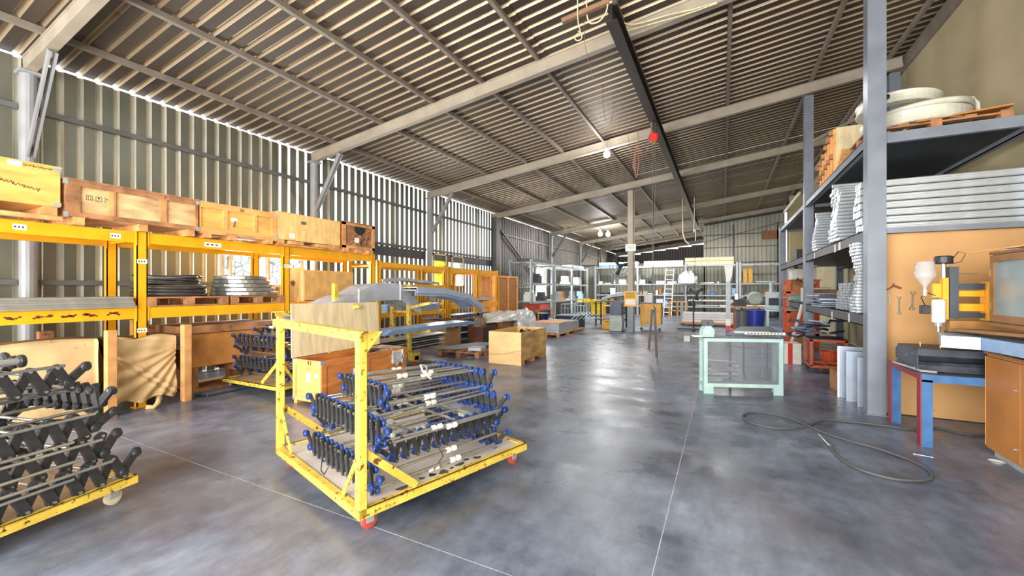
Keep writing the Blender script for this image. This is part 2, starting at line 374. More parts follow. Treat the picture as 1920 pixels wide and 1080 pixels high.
for i in range(3):
    for j in range(len(ys_)-1):
        g = .0028
        o = BX(xs_[i]+g, xs_[i+1]-g, ys_[j]+g, ys_[j+1]-g, -.19, 0).obj('slab', FLOOR, flo)
ORD = ['lowest', 'second lowest', 'third lowest', 'fourth from the bottom', 'fifth from the bottom', 'sixth from the bottom', 'seventh from the bottom', 'eighth from the bottom']
# ---------------------------------------------------------------- yellow pallet racks along the left wall
XF, XB = -6.6, -7.5
def rack(name, label, posts, beams, front=XF, back=XB, h=2.2, ph=.11, rear=None, m=None, lab=True):
    m = m or YEL
    t = thing(name, label, 'rack', (front, posts[0], 0))
    O = Vector((front, posts[0], 0))
    for y in posts:
        for x in (front-.04, back):
            mb = MB(); mb.box(x-.04-O.x, x+.04-O.x, y-ph/2-O.y, y-ph/2+.012-O.y, 0, h); mb.box(x-.04-O.x, x+.04-O.x, y+ph/2-.012-O.y, y+ph/2-O.y, 0, h)
            mb.box(x+.028-O.x, x+.04-O.x, y-ph/2-O.y, y+ph/2-O.y, 0, h); mb.box(x-.06-O.x, x+.06-O.x, y-.08-O.y, y+.08-O.y, 0, .01)
            p = mb.obj('post', m, t)
        for zz in (.12, h-.12): MB().beam((front-.08-O.x, y-O.y, zz), (back+.04-O.x, y-O.y, zz), .03, .03).obj('brace', m, t)
    for (z, hh) in beams:
        for a, b in zip(posts, posts[1:]):
            for x in (front-.02, back+.02):
                s = 1 if x > (front+back)/2 else -1
                mb = MB(); y0, y1 = a+ph/2-O.y, b-ph/2-O.y; xx = x-O.x
                mb.box(xx-.02, xx+.022, y0, y1, z-hh, z)
                mb.box(xx-.025, xx+.032, y0, y0+.012, z-hh-.03, z+.01); mb.box(xx-.025, xx+.032, y1-.012, y1, z-hh-.03, z+.01)
                mb.obj('beam', m, t)
            nc = 2
            for k in range(1, nc+1):
                yy = a+(b-a)*k/(nc+1)-O.y
                BX(back-O.x+.04, front-O.x-.04, yy-.04, yy+.04, z-.06, z-.012).obj('cross_bar', m, t)
    return t
def sticker(parent, O, y, z, w, h, x=XF+.003, dark=True):
    mb = MB(); X0 = x-O[0]
    mb.box(X0, X0+.002, y-w/2-O[1], y+w/2-O[1], z-h/2-O[2], z+h/2-O[2])
    l = mb.obj('paper_label', PAPER, parent)
    if dark:
        mb = MB()
        for k in range(3): mb.box(X0+.002, X0+.0026, y-w*.4+k*w*.27-O[1], y-w*.4+k*w*.27+w*.15-O[1], z-h*.15-O[2], z+h*.15-O[2])
        mb.obj('printing', INK, l)
r1 = rack('pallet_rack', 'long yellow pallet rack nearest the camera, crates along its top', [.58, 2.53, 4.49, 6.44], [(2.23, .14), (1.27, .14)], h=2.26)
O1 = (XF, .58, 0)
for (y, z, w) in ((1.5, 2.16, .1), (2.27, 2.155, .1), (3.35, 2.15, .22)): sticker(r1, O1, y, z, w, .06, XF+.003)
for (y, z) in ((2.53, 1.86), (2.53, .98), (4.49, 1.9)): sticker(r1, O1, y, z, .1, .055, XF+.001)
# rusty smears where the paint of the near shelf beam is worn through
for (yc, s) in ((1.45, .1), (1.66, .12), (1.87, .1), (2.05, .1), (2.25, .1)):
    mb = MB()
    for j in range(5):
        a = yc-s*.5+s*j/4; r = random.uniform(.008, .018); zc = 1.2+random.uniform(-.012, .014)
        mb.prism([(r*1.3*math.cos(t), r*math.sin(t)) for t in [2*PI*q/7 for q in range(7)]], .0015, (.0025, a-O1[1], zc), (0, 1, 0), (0, 0, 1), (1, 0, 0))
    mb.obj('worn_patch', mat('rust_brown', rgb(96, 40, 22), .8), r1)
r2 = rack('pallet_rack', 'yellow pallet rack in the middle of the row, behind the cantilever trolley', [6.62, 9.0], [(2.1, .1), (1.62, .07), (.98, .1)], h=2.14, ph=.1)
r3 = rack('pallet_rack', 'yellow pallet rack at the far end of the row beside tall boarded crates', [9.2, 10.65, 11.88], [(2.1, .13), (1.1, .13)], h=2.12, ph=.09)

# ---------------------------------------------------------------- crates on top of the near rack
def runners(name, t, y0, y1, x0, x1, ys, z=0, h=.07, w=.09, m=None):
    for yy in ys: BX(x0, x1, yy-w/2, yy+w/2, z, z+h).obj(name, m or WOOD, t)
def open_box(mb, x0, x1, y0, y1, z0, z1, t=.015):
    mb.box(x0, x1, y0, y1, z0, z0+t); mb.box(x0, x0+t, y0, y1, z0, z1); mb.box(x1-t, x1, y0, y1, z0, z1); mb.box(x0, x1, y0, y0+t, z0, z1); mb.box(x0, x1, y1-t, y1, z0, z1)
def bracket(parent, x, y, z, s=.05, n='corner_bracket', m=None):
    mb = MB(); mb.box(x-s, x+.004, y-.004, y+.004, z-s, z+s); mb.box(x, x+.004, y-s if s > 0 else y, y+.004, z-s, z+s)
    mb.obj(n, m or ALU, parent)
def scrawl(parent, x, y0, y1, z0, z1, n, name='handwriting', amp=.02, m=None, w=.0035):
    """a hand-written line on a crate face in the plane x"""
    random.seed(int(abs(y0*100))+n); pts = []
    for i in range(n):
        f = i/(n-1); pts.append((x+.001, y0+(y1-y0)*f+random.uniform(-.01, .01), z0+(z1-z0)*f+(amp if i % 2 else -amp)*random.uniform(.4, 1)))
    MB().tube(pts, w, 4).obj(name, m or INK, parent)
FX = -6.52
# A big plain plywood crate
t = thing('wooden_crate', 'tall smooth yellow plywood crate nearest the camera on the rack top', 'crate', (FX, 1.2, 2.235))
mb = MB().box(-.75, 0, -.95, .58, .17, .6); mb.obj('body', PLY, t, bevel=.004)
BX(-.76, .006, -.96, .59, .6, .615).obj('lid', PLY, t)
for yy in (.5, .04, -.5): BX(-.76, .02, yy-.05, yy+.05, .07, .165).obj('pallet_bearer', WOOD, t)
BX(-.02, .06, -.95, .58, .02, .065).obj('pallet_board', WOOD, t); BX(-.7, -.6, -.95, .58, .0, .07).obj('pallet_board', WOOD, t)
scrawl(t, 0, .0, .42, .42, .33, 34); scrawl(t, 0, .3, .52, .575, .575, 20, amp=.012)
BX(.0, .004, .2, .3, .55, .605).obj('paper_label', PAPER, t)
for z in (.2, .58): BX(.0, .004, .52, .585, z-.02, z+.02).obj('corner_bracket', ALU, t)
# B framed crate
t = thing('wooden_crate', 'long weathered crate with dark frame boards and three printed handling marks', 'crate', (FX, 1.82, 2.235))
BX(-.7, -.02, 0, 1.3, .09, .5).obj('body', PANELW, t)
for (a, b, c, d) in ((0, 1.3, .44, .5), (0, 1.3, .09, .145), (0, .12, .145, .44), (.41, .43, .145, .44), (.93, .945, .145, .44), (1.27, 1.3, .145, .44)):
    BX(-.02, 0, a, b, c, d).obj('frame_board', WOODD, t)
BX(-.71, .01, -.005, 1.305, .5, .52).obj('lid', WOODD, t)
for (a, b) in ((.36, .41), (.87, .93)): BX(-.02, -.008, a, b, .145, .44).obj('frame_board', WOOD, t)
for yy in (.1, .68, 1.2): BX(-.72, .03, yy-.045, yy+.045, .0, .085).obj('runner', WOOD, t)
BX(-.7, -.6, 0, 1.3, .085, .09).obj('runner', WOOD, t)
for k, yy in enumerate((.2, .28, .36)):  # printed handling marks: up arrows, glass, umbrella
    mb = MB()
    for (a, b, c, d) in ((-.028, .028, .026, .03), (-.028, .028, -.03, -.026), (-.028, -.024, -.03, .03), (.024, .028, -.03, .03)): mb.box(-.0195, -.0185, yy+a, yy+b, .33+c, .33+d)
    if k == 0:
        for q in (-.01, .01): mb.box(-.0195, -.0185, yy+q-.002, yy+q+.002, .31, .345); mb.prism([(-.007, 0), (.007, 0), (0, .01)], .001, (-.0195, yy+q, .343), (0, 1, 0), (0, 0, 1), (1, 0, 0))
        mb.box(-.0195, -.0185, yy-.018, yy+.018, .308, .311)
    if k == 1: mb.prism([(-.011, 0), (.011, 0), (.006, -.02), (-.006, -.02)], .001, (-.0195, yy, .35), (0, 1, 0), (0, 0, 1), (1, 0, 0)); mb.box(-.0195, -.0185, yy-.0015, yy+.0015, .312, .33); mb.box(-.0195, -.0185, yy-.007, yy+.007, .31, .313)
    if k == 2: mb.prism([(.018*math.cos(a), .014*math.sin(a)) for a in [PI*q/8 for q in range(9)]], .001, (-.0195, yy, .33), (0, 1, 0), (0, 0, 1), (1, 0, 0)); mb.box(-.0195, -.0185, yy-.0015, yy+.0015, .313, .33)
    mb.obj('handling_mark', INK, t)
for (y, z) in ((.0, .48), (0, .11), (1.3, .48), (1.3, .11)): BX(-.03, .004, y-.02, y+.02, z-.03, z+.03).obj('corner_bracket', ALU, t)
# C
t = thing('wooden_crate', 'honey-coloured framed crate marked 50 with a small paper tag', 'crate', (FX, 3.15, 2.235))
BX(-.7, -.02, 0, 1.12, .1, .5).obj('body', PLY, t)
for (a, b, c, d) in ((0, 1.12, .43, .5), (0, 1.12, .1, .15), (0, .01, .15, .43), (.3, .36, .15, .43), (.74, .79, .15, .43), (1.03, 1.12, .15, .43)):
    BX(-.02, 0, a, b, c, d).obj('frame_board', ORL, t)
BX(-.71, .006, 0, 1.125, .5, .515).obj('lid', ORL, t)
for yy in (.08, .42, .98): BX(-.72, .03, yy-.045, yy+.045, .0, .06).obj('runner', WOOD, t)
BX(-.15, .01, 0, 1.12, .06, .1).obj('skid', WOOD, t)
BX(-.02, -.016, .42, .5, .28, .34).obj('paper_tag', PAPER, t)
MB().tube([(-.012, .47, .3), (-.01, .46, .25), (-.01, .45, .2)], .006, 5).obj('string', BLK, t)
for (y, z) in ((1.12, .48), (1.12, .12)): BX(-.04, .004, y-.03, y+.004, z-.04, z+.04).obj('corner_bracket', ALU, t)
def text(s, size, parent, loc, rot, m, name='lettering'):
    c = bpy.data.curves.new(name, 'FONT'); c.body = s; c.size = size; c.align_x = 'CENTER'; c.align_y = 'CENTER'; c.extrude = .0008
    o = bpy.data.objects.new(name, c); COL.objects.link(o); c.materials.append(m); me = bpy.data.meshes.new_from_object(o); bpy.data.objects.remove(o); return link(name, me, parent, loc, rot)
text('50', .07, t, (.002, .56, .465), (PI/2, 0, PI/2), INK)
# D
t = thing('wooden_crate', 'strand board crate with a small grey plate between the honey crate and the orange one', 'crate', (FX, 4.28, 2.235))
BX(-.7, 0, 0, 1.24, .1, .55).obj('body', OSB, t, bevel=.003); BX(-.705, .005, -.003, 1.243, .55, .562).obj('lid', OSB, t)
for yy in (.3, .85): BX(-.72, .05, yy-.13, yy+.13, .03, .085).obj('runner', WOOD, t)
BX(-.7, .0, .0, 1.2, 0, .03).obj('pallet_board', WOOD, t); BX(-.1, .02, 1.0, 1.2, .03, .095).obj('runner', WOOD, t); BX(-.1, .02, .0, .1, .03, .095).obj('runner', WOOD, t)
BX(0, .004, .42, .52, .4, .45).obj('plate', GIRT, t); BX(0, .004, .2, .3, .14, .22).obj('paper_label', PAPER, t)
# E
t = thing('wooden_crate', 'small orange plank crate with cross braces and black paint, last on the near rack', 'crate', (FX, 5.56, 2.235))
for k in range(4): BX(-.7, -.03, .0, .025, .08+k*.125, .2+k*.125).obj('plank', ORW, t)
BX(-.7, -.04, .02, .84, .08, .57).obj('body', ORL, t)
for k in range(5): BX(-.04, -.02, .1+k*.15, .1+k*.15+.145, .1, .55).obj('plank', WOODD, t)
for (a, b, c, d) in ((.02, .84, .53, .58), (.02, .84, .08, .13), (.02, .1, .08, .58), (.77, .84, .08, .58)): BX(-.02, 0, a, b, c, d).obj('frame_board', WOOD, t)
mb = MB(); mb.beam((-.01, .12, .14), (-.01, .76, .52), .05, .016, (1, 0, 0)); mb.obj('cross_brace', WOODD, t)
mb = MB(); mb.beam((-.012, .12, .52), (-.012, .76, .14), .05, .016, (1, 0, 0)); mb.obj('cross_brace', WOODD, t)
mb = MB(); mb.prism([(.3, .52), (.58, .52), (.56, .42), (.48, .36), (.4, .36), (.32, .42)], .002, (0, 0, 0), (0, 1, 0), (0, 0, 1), (1, 0, 0))
for k in range(14):
    a = random.uniform(.25, .7); b = random.uniform(.16, .34); mb.beam((0.001, a, b), (0.001, a+random.uniform(-.05, .05), b+.06), .012, .003, (1, 0, 0))
mb.obj('black_paint', INK, t); BX(0.002, .004, .3, .42, .2, .3).obj('paper_label', PAPER, t)
BX(-.72, .02, -.01, .85, .58, .595).obj('lid', WOODD, t)
for yy in (.1, .42, .72): BX(-.7, .01, yy-.06, yy+.06, 0, .08).obj('runner', WOOD, t)

# ---------------------------------------------------------------- on the middle shelf (z 1.27)
Z1 = 1.275
for k in range(5):
    t = BX(-.55, 0, -1.95, 0, 0, .026).obj('metal_sheet', mat('dull_panel_film', rgb(150, 146, 138), .4, .3), None, loc=(-6.55-.01*(k % 2), 2.46-.012*k, Z1+.0275*k))
    tag(t, ORD[k]+' long dull grey panel of the flat bundle on the near shelf', 'panel', 'grey panels on the near shelf')
def pallet(label, loc, lx, ly, nb=3, m=WOODD, rz=0, group=None, h=.13, m2=None):
    """boards run along y, stringer blocks; lx depth (x), ly length (y)"""
    t = thing('wooden_pallet', label, 'pallet', loc, rz, group); m2 = m2 or m
    for k in range(5):
        x = -lx/2+(lx-.1)*k/4; BX(x, x+.1, -ly/2, ly/2, h-.02, h).obj('board', m, t)
    for k in range(nb):
        y = -ly/2+(ly-.1)*k/(nb-1)
        BX(-lx/2, lx/2, y, y+.1, h-.04, h-.021).obj('stringer_board', m, t)
        for x in (-lx/2, -.05, lx/2-.1): BX(x, x+.1, y, y+.1, .018, h-.04).obj('block', m2, t)
    for x in (-lx/2, -.05, lx/2-.1): BX(x, x+.1, -ly/2, ly/2, 0, .017).obj('board', m, t)
    return t
pallet('weathered pallet on the shelf carrying the black cable coils', (-7.02, 3.07, Z1), .85, .98, 3, WOODD)
pallet('weathered pallet on the shelf carrying the stacked galvanised ring segments', (-7.02, 4.03, Z1), .85, .86, 3, WOODD)
def coil(label, loc, R, n, r, m, flat=1, seed=1):
    t = thing('rubber_coil', label, 'coil', loc, 0, 'black rubber coils on the shelf pallet'); random.seed(seed)
    for k in range(n):
        rr = R*(1-.06*random.random()-.05*k/n); zc = r*flat+k*r*flat*1.75; pts = []
        ph = random.random()*6; dx = random.uniform(-.02, .02)
        for i in range(28):
            a = 2*PI*i/28; pts.append((rr*.9*math.cos(a)+dx, rr*math.sin(a), zc+.008*math.sin(2*a+ph)))
        MB().tube(pts, r, 7, True).obj('loop', m, t, smooth=True)
    return t
coil('thick black rubber hose coil, lower of two on the shelf pallet', (-7.0, 3.0, Z1+.13), .42, 3, .028, RUBBER, seed=3)
c2 = coil('thinner black rubber hose coil heaped on top of the thick one', (-7.0, 2.98, Z1+.13+.17), .36, 4, .014, RUBBER, seed=5)
for k in range(5):
    rr = .2+.03*k; MB().tube([(rr*math.cos(a), rr*1.2*math.sin(a), .075+.01*k+.01*math.sin(3*a)) for a in [2*PI*i/24 for i in range(24)]], .012, 6, True).obj('loop', RUBBER if k != 3 else PFILM, c2)
# ring segments (sheet metal duct quarters)
GS = mat('bright_galvanised', rgb(170, 172, 172), .25, .8, .15, 5)
for k in range(5):
    mb = MB(); R1 = .46-.025*k; prof = [(R1, 0), (R1+.012, .01), (R1+.012, .05), (R1, .06), (R1-.09, .06), (R1-.09, 0), (R1, 0)]
    mb.lathe((0, 0, 0), prof, 30)
    o = mb.obj('duct_ring', GS, None, loc=(-7.0+.01*k, 4.03-.02*k, Z1+.132+.062*k), rot=(0, 0, k))
    tag(o, ORD[k]+' bright galvanised ring of the flat stack on the shelf pallet', 'ring', 'galvanised rings on the shelf pallet')
# wooden box with hand hole
t = thing('wooden_box', 'tan plywood box with a torn hole on the far shelf of the near rack', 'box', (-6.62, 4.72, Z1+.02))
BX(-.6, -.02, .1, 1.2, .02, .56).obj('body', PLY, t, bevel=.003); BX(-.61, 0, .09, .12, 0, .6).obj('end_board', OSB, t)
BX(-.02, .0, .12, 1.2, .02, .54).obj('side_board', mat('tan_hardboard', rgb(206, 158, 92), .7), t)
mb = MB(); mb.prism([(.06*math.cos(a)*(1+.2*math.sin(3*a)), .05*math.sin(a)) for a in [2*PI*i/12 for i in range(12)]], .004, (-.28, .088, .32), (1, 0, 0), (0, 0, 1), (0, -1, 0)); mb.obj('torn_hole', mat('torn_brown', rgb(120, 80, 44), .9), t)
BX(-.62, .01, .0, 1.22, -.02, 0).obj('base_board', WOOD, t)

# ---------------------------------------------------------------- under the near rack: wrapped bundle and stakes
def wavy(name, label, x0, y0, y1, z0, z1, amp, seed, nx=40, nz=22, folds=0, m=CLOTH, parent=None, cat='cover'):
    random.seed(seed); vs = []; fs = []; ph = [random.uniform(0, 6) for _ in range(8)]
    for i in range(nx+1):
        for j in range(nz+1):
            u = i/nx; w = j/nz; y = y0+(y1-y0)*u; z = z0+(z1-z0)*w
            d = amp*(.5*math.sin(5*u+ph[0]+2*w)+.4*math.sin(9*w+ph[1]+4*u)+.25*math.sin(17*u-11*w+ph[2]))
            if folds:
                th = math.atan2(w-.86, u-1.2); r_ = math.hypot(w-.86, u-1.2); d += .016*math.sin(30*th+2.5*r_+ph[3])*min(1, .35+r_)*(1 if w < .74 else .3)
                for (l0, am) in ((.78, .03), (.66, .018)): d += am*math.exp(-((w-(l0-.72*u))/.028)**2)
                d -= .02*math.exp(-((w-(.72-.72*u))/.03)**2)
            if j == nz: d -= .03
            if j == 0: z += .03*math.sin(11*u+ph[4])
            if j == nz: z += .025*math.sin(7*u+ph[5])
            vs.append((x0+d, y, z))
    for i in range(nx):
        for j in range(nz): a = i*(nz+1)+j; fs.append((a, a+nz+1, a+nz+2, a+1))
    n = len(vs); top = []
    for i in range(nx+1):   # top fold back
        vs.append((x0-.5, y0+(y1-y0)*i/nx, z1+.01*math.sin(9*i/nx))); vs.append((x0-.5, y0+(y1-y0)*i/nx, z0))
    for i in range(nx): a = n+2*i; fs.append((i*(nz+1)+nz, (i+1)*(nz+1)+nz, a+2, a)); fs.append((a, a+2, a+3, a+1))
    fs.append(tuple([j for j in range(nz+1)][::-1]+[n, n+1])[:]); b = nx*(nz+1); fs.append(tuple([b+j for j in range(nz+1)]+[n+2*nx, n+2*nx+1]))
    mb = MB(); mb.add(vs, fs); o = mb.obj(name, m, parent, smooth=True)
    return o if parent else tag(o, label, cat)
wavy('dust_sheet', 'smooth tan dust sheet stretched over the bundle under the near rack', -6.56, .3, 2.1, .06, .92, .012, 4)
wavy('dust_sheet', 'crumpled tan dust sheet with diagonal folds between the two upright stakes', -6.53, 2.24, 2.86, .1, .9, .02, 9, 46, 40, 1)
MB().tube([(-6.42, 2.5, .03), (-6.38, 2.56, .015), (-6.37, 2.6, .06), (-6.45, 2.65, .12)], .03, 6).obj('sheet_corner', CLOTH, bpy.data.objects['dust_sheet.001'], smooth=True)
for (y, h, lb) in ((2.17, 1.02, 'rough wooden stake standing between the two tan dust sheets'), (2.94, 1.03, 'rough wooden stake right of the crumpled dust sheet')):
    t = BX(-.06, .04, -.045, .045, 0, h).obj('wooden_stake', WOOD, None, bevel=.004, loc=(-6.43, y, 0)); tag(t, lb, 'stake')
for k in range(7):
    t = BX(-.4, 0, 0, .55, 0, .018).obj('board', mat('grey_board_edge', rgb(120, 108, 96), .7), None, loc=(-6.6, 2.5, .68+.024*k)); tag(t, ORD[k]+' thin grey board in the bundle above the crumpled dust sheet', 'board', 'grey boards behind the crumpled sheet')
for k, (y, z) in enumerate(((1.75, 1.0), (2.62, 1.08), (2.75, 1.0))):
    t = BX(-.05, .05, -.06, .06, 0, z).obj('wooden_stake', WOODD if k != 1 else WOOD, None, loc=(-7.25, y+.1, 0)); tag(t, ('weathered stake behind the smooth dust sheet', 'paler broad stake behind the crumpled dust sheet', 'darker stake just right of the broad pale one')[k], 'stake')
t = thing('wooden_crate', 'long orange-brown plywood crate on bearers under the middle of the near rack', 'crate', (-6.72, 3.02, 0))
BX(-.7, 0, .0, 1.35, .38, .86).obj('body', mat('orange_brown_ply', rgb(190, 128, 62), .6, 0, .25, 2.5, .04), t, bevel=.004)
BX(-.72, .02, -.01, 1.37, .87, .98).obj('lid', WOODD, t); 
for yy in (.1, .7, 1.25): BX(-.65, 0, yy, yy+.1, .26, .375).obj('bearer', WOODD, t)
BX(-.7, .0, .0, 1.35, 0, .06).obj('base_board', WOODD, t)
for yy in (.1, .9): BX(-.65, 0, yy, yy+.1, .06, .26).obj('bearer', WOODD, t)
for k in range(3):
    t = MB().cyl((0, 0, .03), (0, 1.2, .03), .03, 10).obj('steel_tube', DGREY, None, loc=(-6.56+.07*k, 3.1+.04*k, .0)); tag(t, ('nearest', 'middle', 'rearmost')[2-k]+' dark steel tube on the floor before the orange-brown crate', 'tube', 'dark tubes under the near rack')
# ---------------------------------------------------------------- folded conveyor sections (links, rollers, rods)
def _link_mesh(name, m, L_=.145, w=.016, t=.009):
    mb = MB(); pts = []
    for k in range(7): a = -PI/2+PI*k/6; pts.append((w*math.cos(a-0)*1, 0))
    poly = []
    for k in range(6): a = PI*k/5; poly.append((w*math.cos(a), L_/2+w*math.sin(a)))
    for k in range(6): a = PI+PI*k/5; poly.append((w*math.cos(a), -L_/2+w*math.sin(a)))
    mb.prism(poly, t*2, (-t, 0, 0), (0, 1, 0), (0, 0, 1), (1, 0, 0))
    mb.mi = 1
    for z in (-L_/2, L_/2): mb.cyl((-t*1.7, 0, z), (t*1.7, 0, z), w*.38, 6)
    return mb.mesh(name, [m, CHR])
LINK = _link_mesh('link', BLK); LINKL = _link_mesh('link', BLK, .16, .025, .012)
def _wheel_mesh(name, m, r=.029, w=.012):
    mb = MB(); mb.lathe((0, 0, 0), [(0, -w), (r*.55, -w), (r*.6, -w*.8), (r*.9, -w*.9), (r, -w*.5), (r, w*.5), (r*.9, w*.9), (r*.6, w*.8), (r*.55, w), (0, w)], 12, 'x')
    mb.m = [1 if (i % 9) in (0, 1, 7, 8) else 0 for i in range(len(mb.f))]
    return mb.mesh(name, [m, BLK], smooth=False)
WHEEL = _wheel_mesh('roller', BLU); WHEELK = _wheel_mesh('roller', BLK)
_rods = {}
def rod_mesh(L_, r=.0105):
    k = (round(L_, 3), r)
    if k not in _rods: _rods[k] = MB().cyl((0, 0, 0), (L_, 0, 0), r, 8).mesh('rod', CHR, smooth=False)
    return _rods[k]
_cm = MB(); _cm.cyl((-.04, 0, 0), (-.014, 0, 0), .021, 8); _cm.cyl((-.014, 0, 0), (.014, 0, 0), .014, 8); _cm.cyl((.014, 0, 0), (.04, 0, 0), .021, 8); CONN = _cm.mesh('connector', WHT)
def section(label, loc, rz, L_, n, pitch, tilt, group=None, rods=6, wheel=None, arms=True, conn=True, sides=(0, 1), h=.13, tiltx=0, seed=0, LK=None, srods=()):
    """local x: rod direction (0..L_); local y: folding direction; z 0 = underside"""
    random.seed(seed); wheel = wheel or WHEEL; LK = LK or LINK
    t = thing('folded_conveyor', label, 'conveyor', loc, group=group, rot=(tiltx, 0, rz))
    zc = h/2+.022
    for s in sides:
        x = s*L_
        for i in range(n):
            a = tilt if i % 2 else -tilt
            link('link', LK, t, (x+(.009 if i % 2 else -.009), i*pitch+random.uniform(-.003, .003), zc), (a+random.uniform(-.04, .04), 0, 0))
            if i % 2 == 0:
                dy = math.sin(tilt)*h/2
                link('roller', wheel, t, (x+(.026 if s == 0 else -.026), i*pitch-0+dy, zc+h/2*math.cos(tilt)))
                link('roller', wheel, t, (x+(.026 if s == 0 else -.026), i*pitch-dy, zc-h/2*math.cos(tilt)))
        if arms:
            for e, yy in ((-1, -.03), (1, (n-1)*pitch+.03)):
                b = e*random.uniform(.5, 1.0)
                zz = zc+.01
                link('link', LK, t, (x, yy+e*.04, zz), (-b, 0, 0))
                link('roller', wheel, t, (x+.02*(1 if s else -1), yy+e*.04+.065*math.sin(b), zz+.065*math.cos(b)))
                link('roller', wheel, t, (x+.02*(1 if s else -1), yy+e*.04-.065*math.sin(b), zz-.065*math.cos(b)))
    for k in range(rods):
        y = (n-1)*pitch*k/max(1, rods-1); z = zc+h*(.5 if k % 3 else -.45)+.0
        sk = random.uniform(-.04, .04)
        link('rod', rod_mesh(L_+.03), t, (-.015, y, z), (0, 0, sk))
        if conn and k % 2 == 0:
            for q in ((.42,), (.36, .62), (.5,))[k % 3]:
                link('connector', CONN, t, (L_*q, y+math.tan(sk)*L_*q, z), (0, 0, sk))
    for (sx, z, k0, k1) in srods:
        Lr = round((k1-k0)*(n-1)*pitch, 2); link('rod', rod_mesh(Lr), t, (sx, k0*(n-1)*pitch, z), (0, 0, PI/2+random.uniform(-.015, .015)))
        if conn: link('connector', CONN, t, (sx, (k0+(k1-k0)*.5)*(n-1)*pitch, z), (0, 0, PI/2))
    return t

# ---------------------------------------------------------------- yellow trolleys
def trolley(label, loc, rz, LX, WY, handle=True, deckm=None, wheelm=None, hh=1.24):
    t = thing('flat_trolley', label, 'trolley', loc, rz)
    z0, z1 = .115, .172
    for (a, b, c, d) in ((0, LX, 0, .012), (0, LX, WY-.012, WY), (0, .012, .0125, WY-.0125), (LX-.012, LX, .0125, WY-.0125)):
        mb = MB(); mb.box(a, b, c, d, z0, z1)
        if b-a > d-c: mb.box(a, b, c if c < .1 else d-.045, c+.045 if c < .1 else d, z1-.008, z1)
        else: mb.box(a if a < .1 else b-.045, a+.045 if a < .1 else b, c+.033, d-.033, z1-.0085, z1-.0005)
        mb.obj('rim_rail', YELT, t)
    BX(.013, LX-.013, .013, WY-.013, z1-.024, z1-.009).obj('deck', deckm, t)
    if handle:
        for y in (0, WY-.055):
            BX(0, .055, y, y+.055, z0, hh).obj('post', YELT, t, bevel=.005)
            mb = MB(); yb = y+.027; mb.beam((.05, yb, .5), (.42, yb, z1+.005), .01, .05); mb.obj('corner_brace', YELT, t)
            e = 1 if y == 0 else -1; mb = MB(); mb.beam((.027, y+(.05 if e > 0 else .0), .5), (.027, y+(.05 if e > 0 else 0)+e*.22, z1+.002), .03, .012, (1, 0, 0)); mb.obj('corner_brace', YELT, t)
        mb = MB(); mb.box(-.01, .06, -.03, WY+.05, hh, hh+.01); mb.box(-.01, 0, -.03, WY+.05, hh-.05, hh); mb.obj('handle_bar', YELT, t)
        mb = MB(); mb.prism([(0, 0), (.1, 0), (.0, -.12)], .006, (.056, .0, hh), (1, 0, 0), (0, 0, 1), (0, 1, 0)); mb.obj('gusset', YELT, t)
    for (x, y) in ((.1, .08), (LX-.1, .08), (.1, WY-.08), (LX-.1, WY-.08)):
        mb = MB(); mb.box(x-.04, x+.04, y-.035, y+.035, z0-.006, z0); mb.box(x-.02, x+.03, y-.022, y-.018, .045, z0-.006); mb.box(x-.02, x+.03, y+.018, y+.022, .045, z0-.006)
        c = mb.obj('caster', ALU, t)
        mb = MB(); mb.lathe((x+.005, y, .05), [(0, -.016), (.035, -.016), (.05, -.013), (.05, .013), (.035, .016), (0, .016)], 16, 'y'); mb.obj('wheel', wheelm or RED, c, smooth=False)
    return t
DECKW = mat('white_stained_board', rgb(206, 196, 188), .55, 0, .07, 2, 0, (rgb(70, 56, 50), .7, 6))
DECKB = mat('bare_board', rgb(170, 140, 110), .7, 0, .15, 4, .05)
RZ = math.atan2(.96, .28); ND = Vector((-1.935, 1.773, 0))
CREAMR = mat('red_caster_rubber', rgb(170, 70, 56), .6, 0, .1)
trolley('chipped yellow flat trolley with a tall push frame in the middle of the floor', ND, RZ, 1.52, 1.49, True, DECKW, CREAMR)
_ca, _sa = .28, .96
def T1(x, y, z): return ND+Vector((_ca*x-_sa*y, _sa*x+_ca*y, z))
g = 'folded conveyors heaped on the middle trolley'
section('black folded conveyor with blue rollers, lowest one on the middle trolley', T1(.16, .14, .172), RZ, 1.12, 24, .042, .16, g, 9, seed=1)
section('black folded conveyor lying crosswise in a wide zigzag on the middle trolley', T1(1.24, .12, .335), RZ+PI/2, 1.0, 23, .043, .34, g, 6, seed=2, srods=((-.035, .15, 0, 1), (-.04, -.02, .02, 1), (-.05, -.1, .05, .9)))
section('folded conveyor with many rods and white fittings, second from top of the middle heap', T1(.2, .12, .47), RZ, 1.06, 28, .038, .1, g, 13, seed=3)
section('black folded conveyor tilted on the very top of the middle heap', T1(.32, .3, .655), RZ-.12, .9, 18, .045, .25, g, 9, seed=4, tiltx=-.05)
random.seed(8)
for k in range(9):
    c = T1(.35+.085*k, .1+random.uniform(-.03, .02), .1635); r = random.uniform(.012, .03)
    mb = MB().prism([(r*(1+.3*math.sin(3*a+k))*math.cos(a)*1.5, r*(1+.3*math.cos(2*a+k))*math.sin(a)) for a in [2*PI*i/12 for i in range(12)]], .0012, (0, 0, 0), (1, 0, 0), (0, 1, 0), (0, 0, 1))
    o = mb.obj('oil_stain', INK if k % 2 else mat('brown_oil', rgb(90, 76, 68), .6), bpy.data.objects['flat_trolley'], loc=(.35+.085*k, .11+random.uniform(-.03, .02), .1634))
mb = MB(); mb.tube([T1(.75, .32, .8), T1(.7, .36, .86), T1(.72, .42, .9), T1(.8, .46, .88), T1(.84, .5, .82)], .008, 6); tag(mb.obj('white_hose', WHT, None, smooth=True), 'short curved white hose on the middle conveyor heap', 'hose')
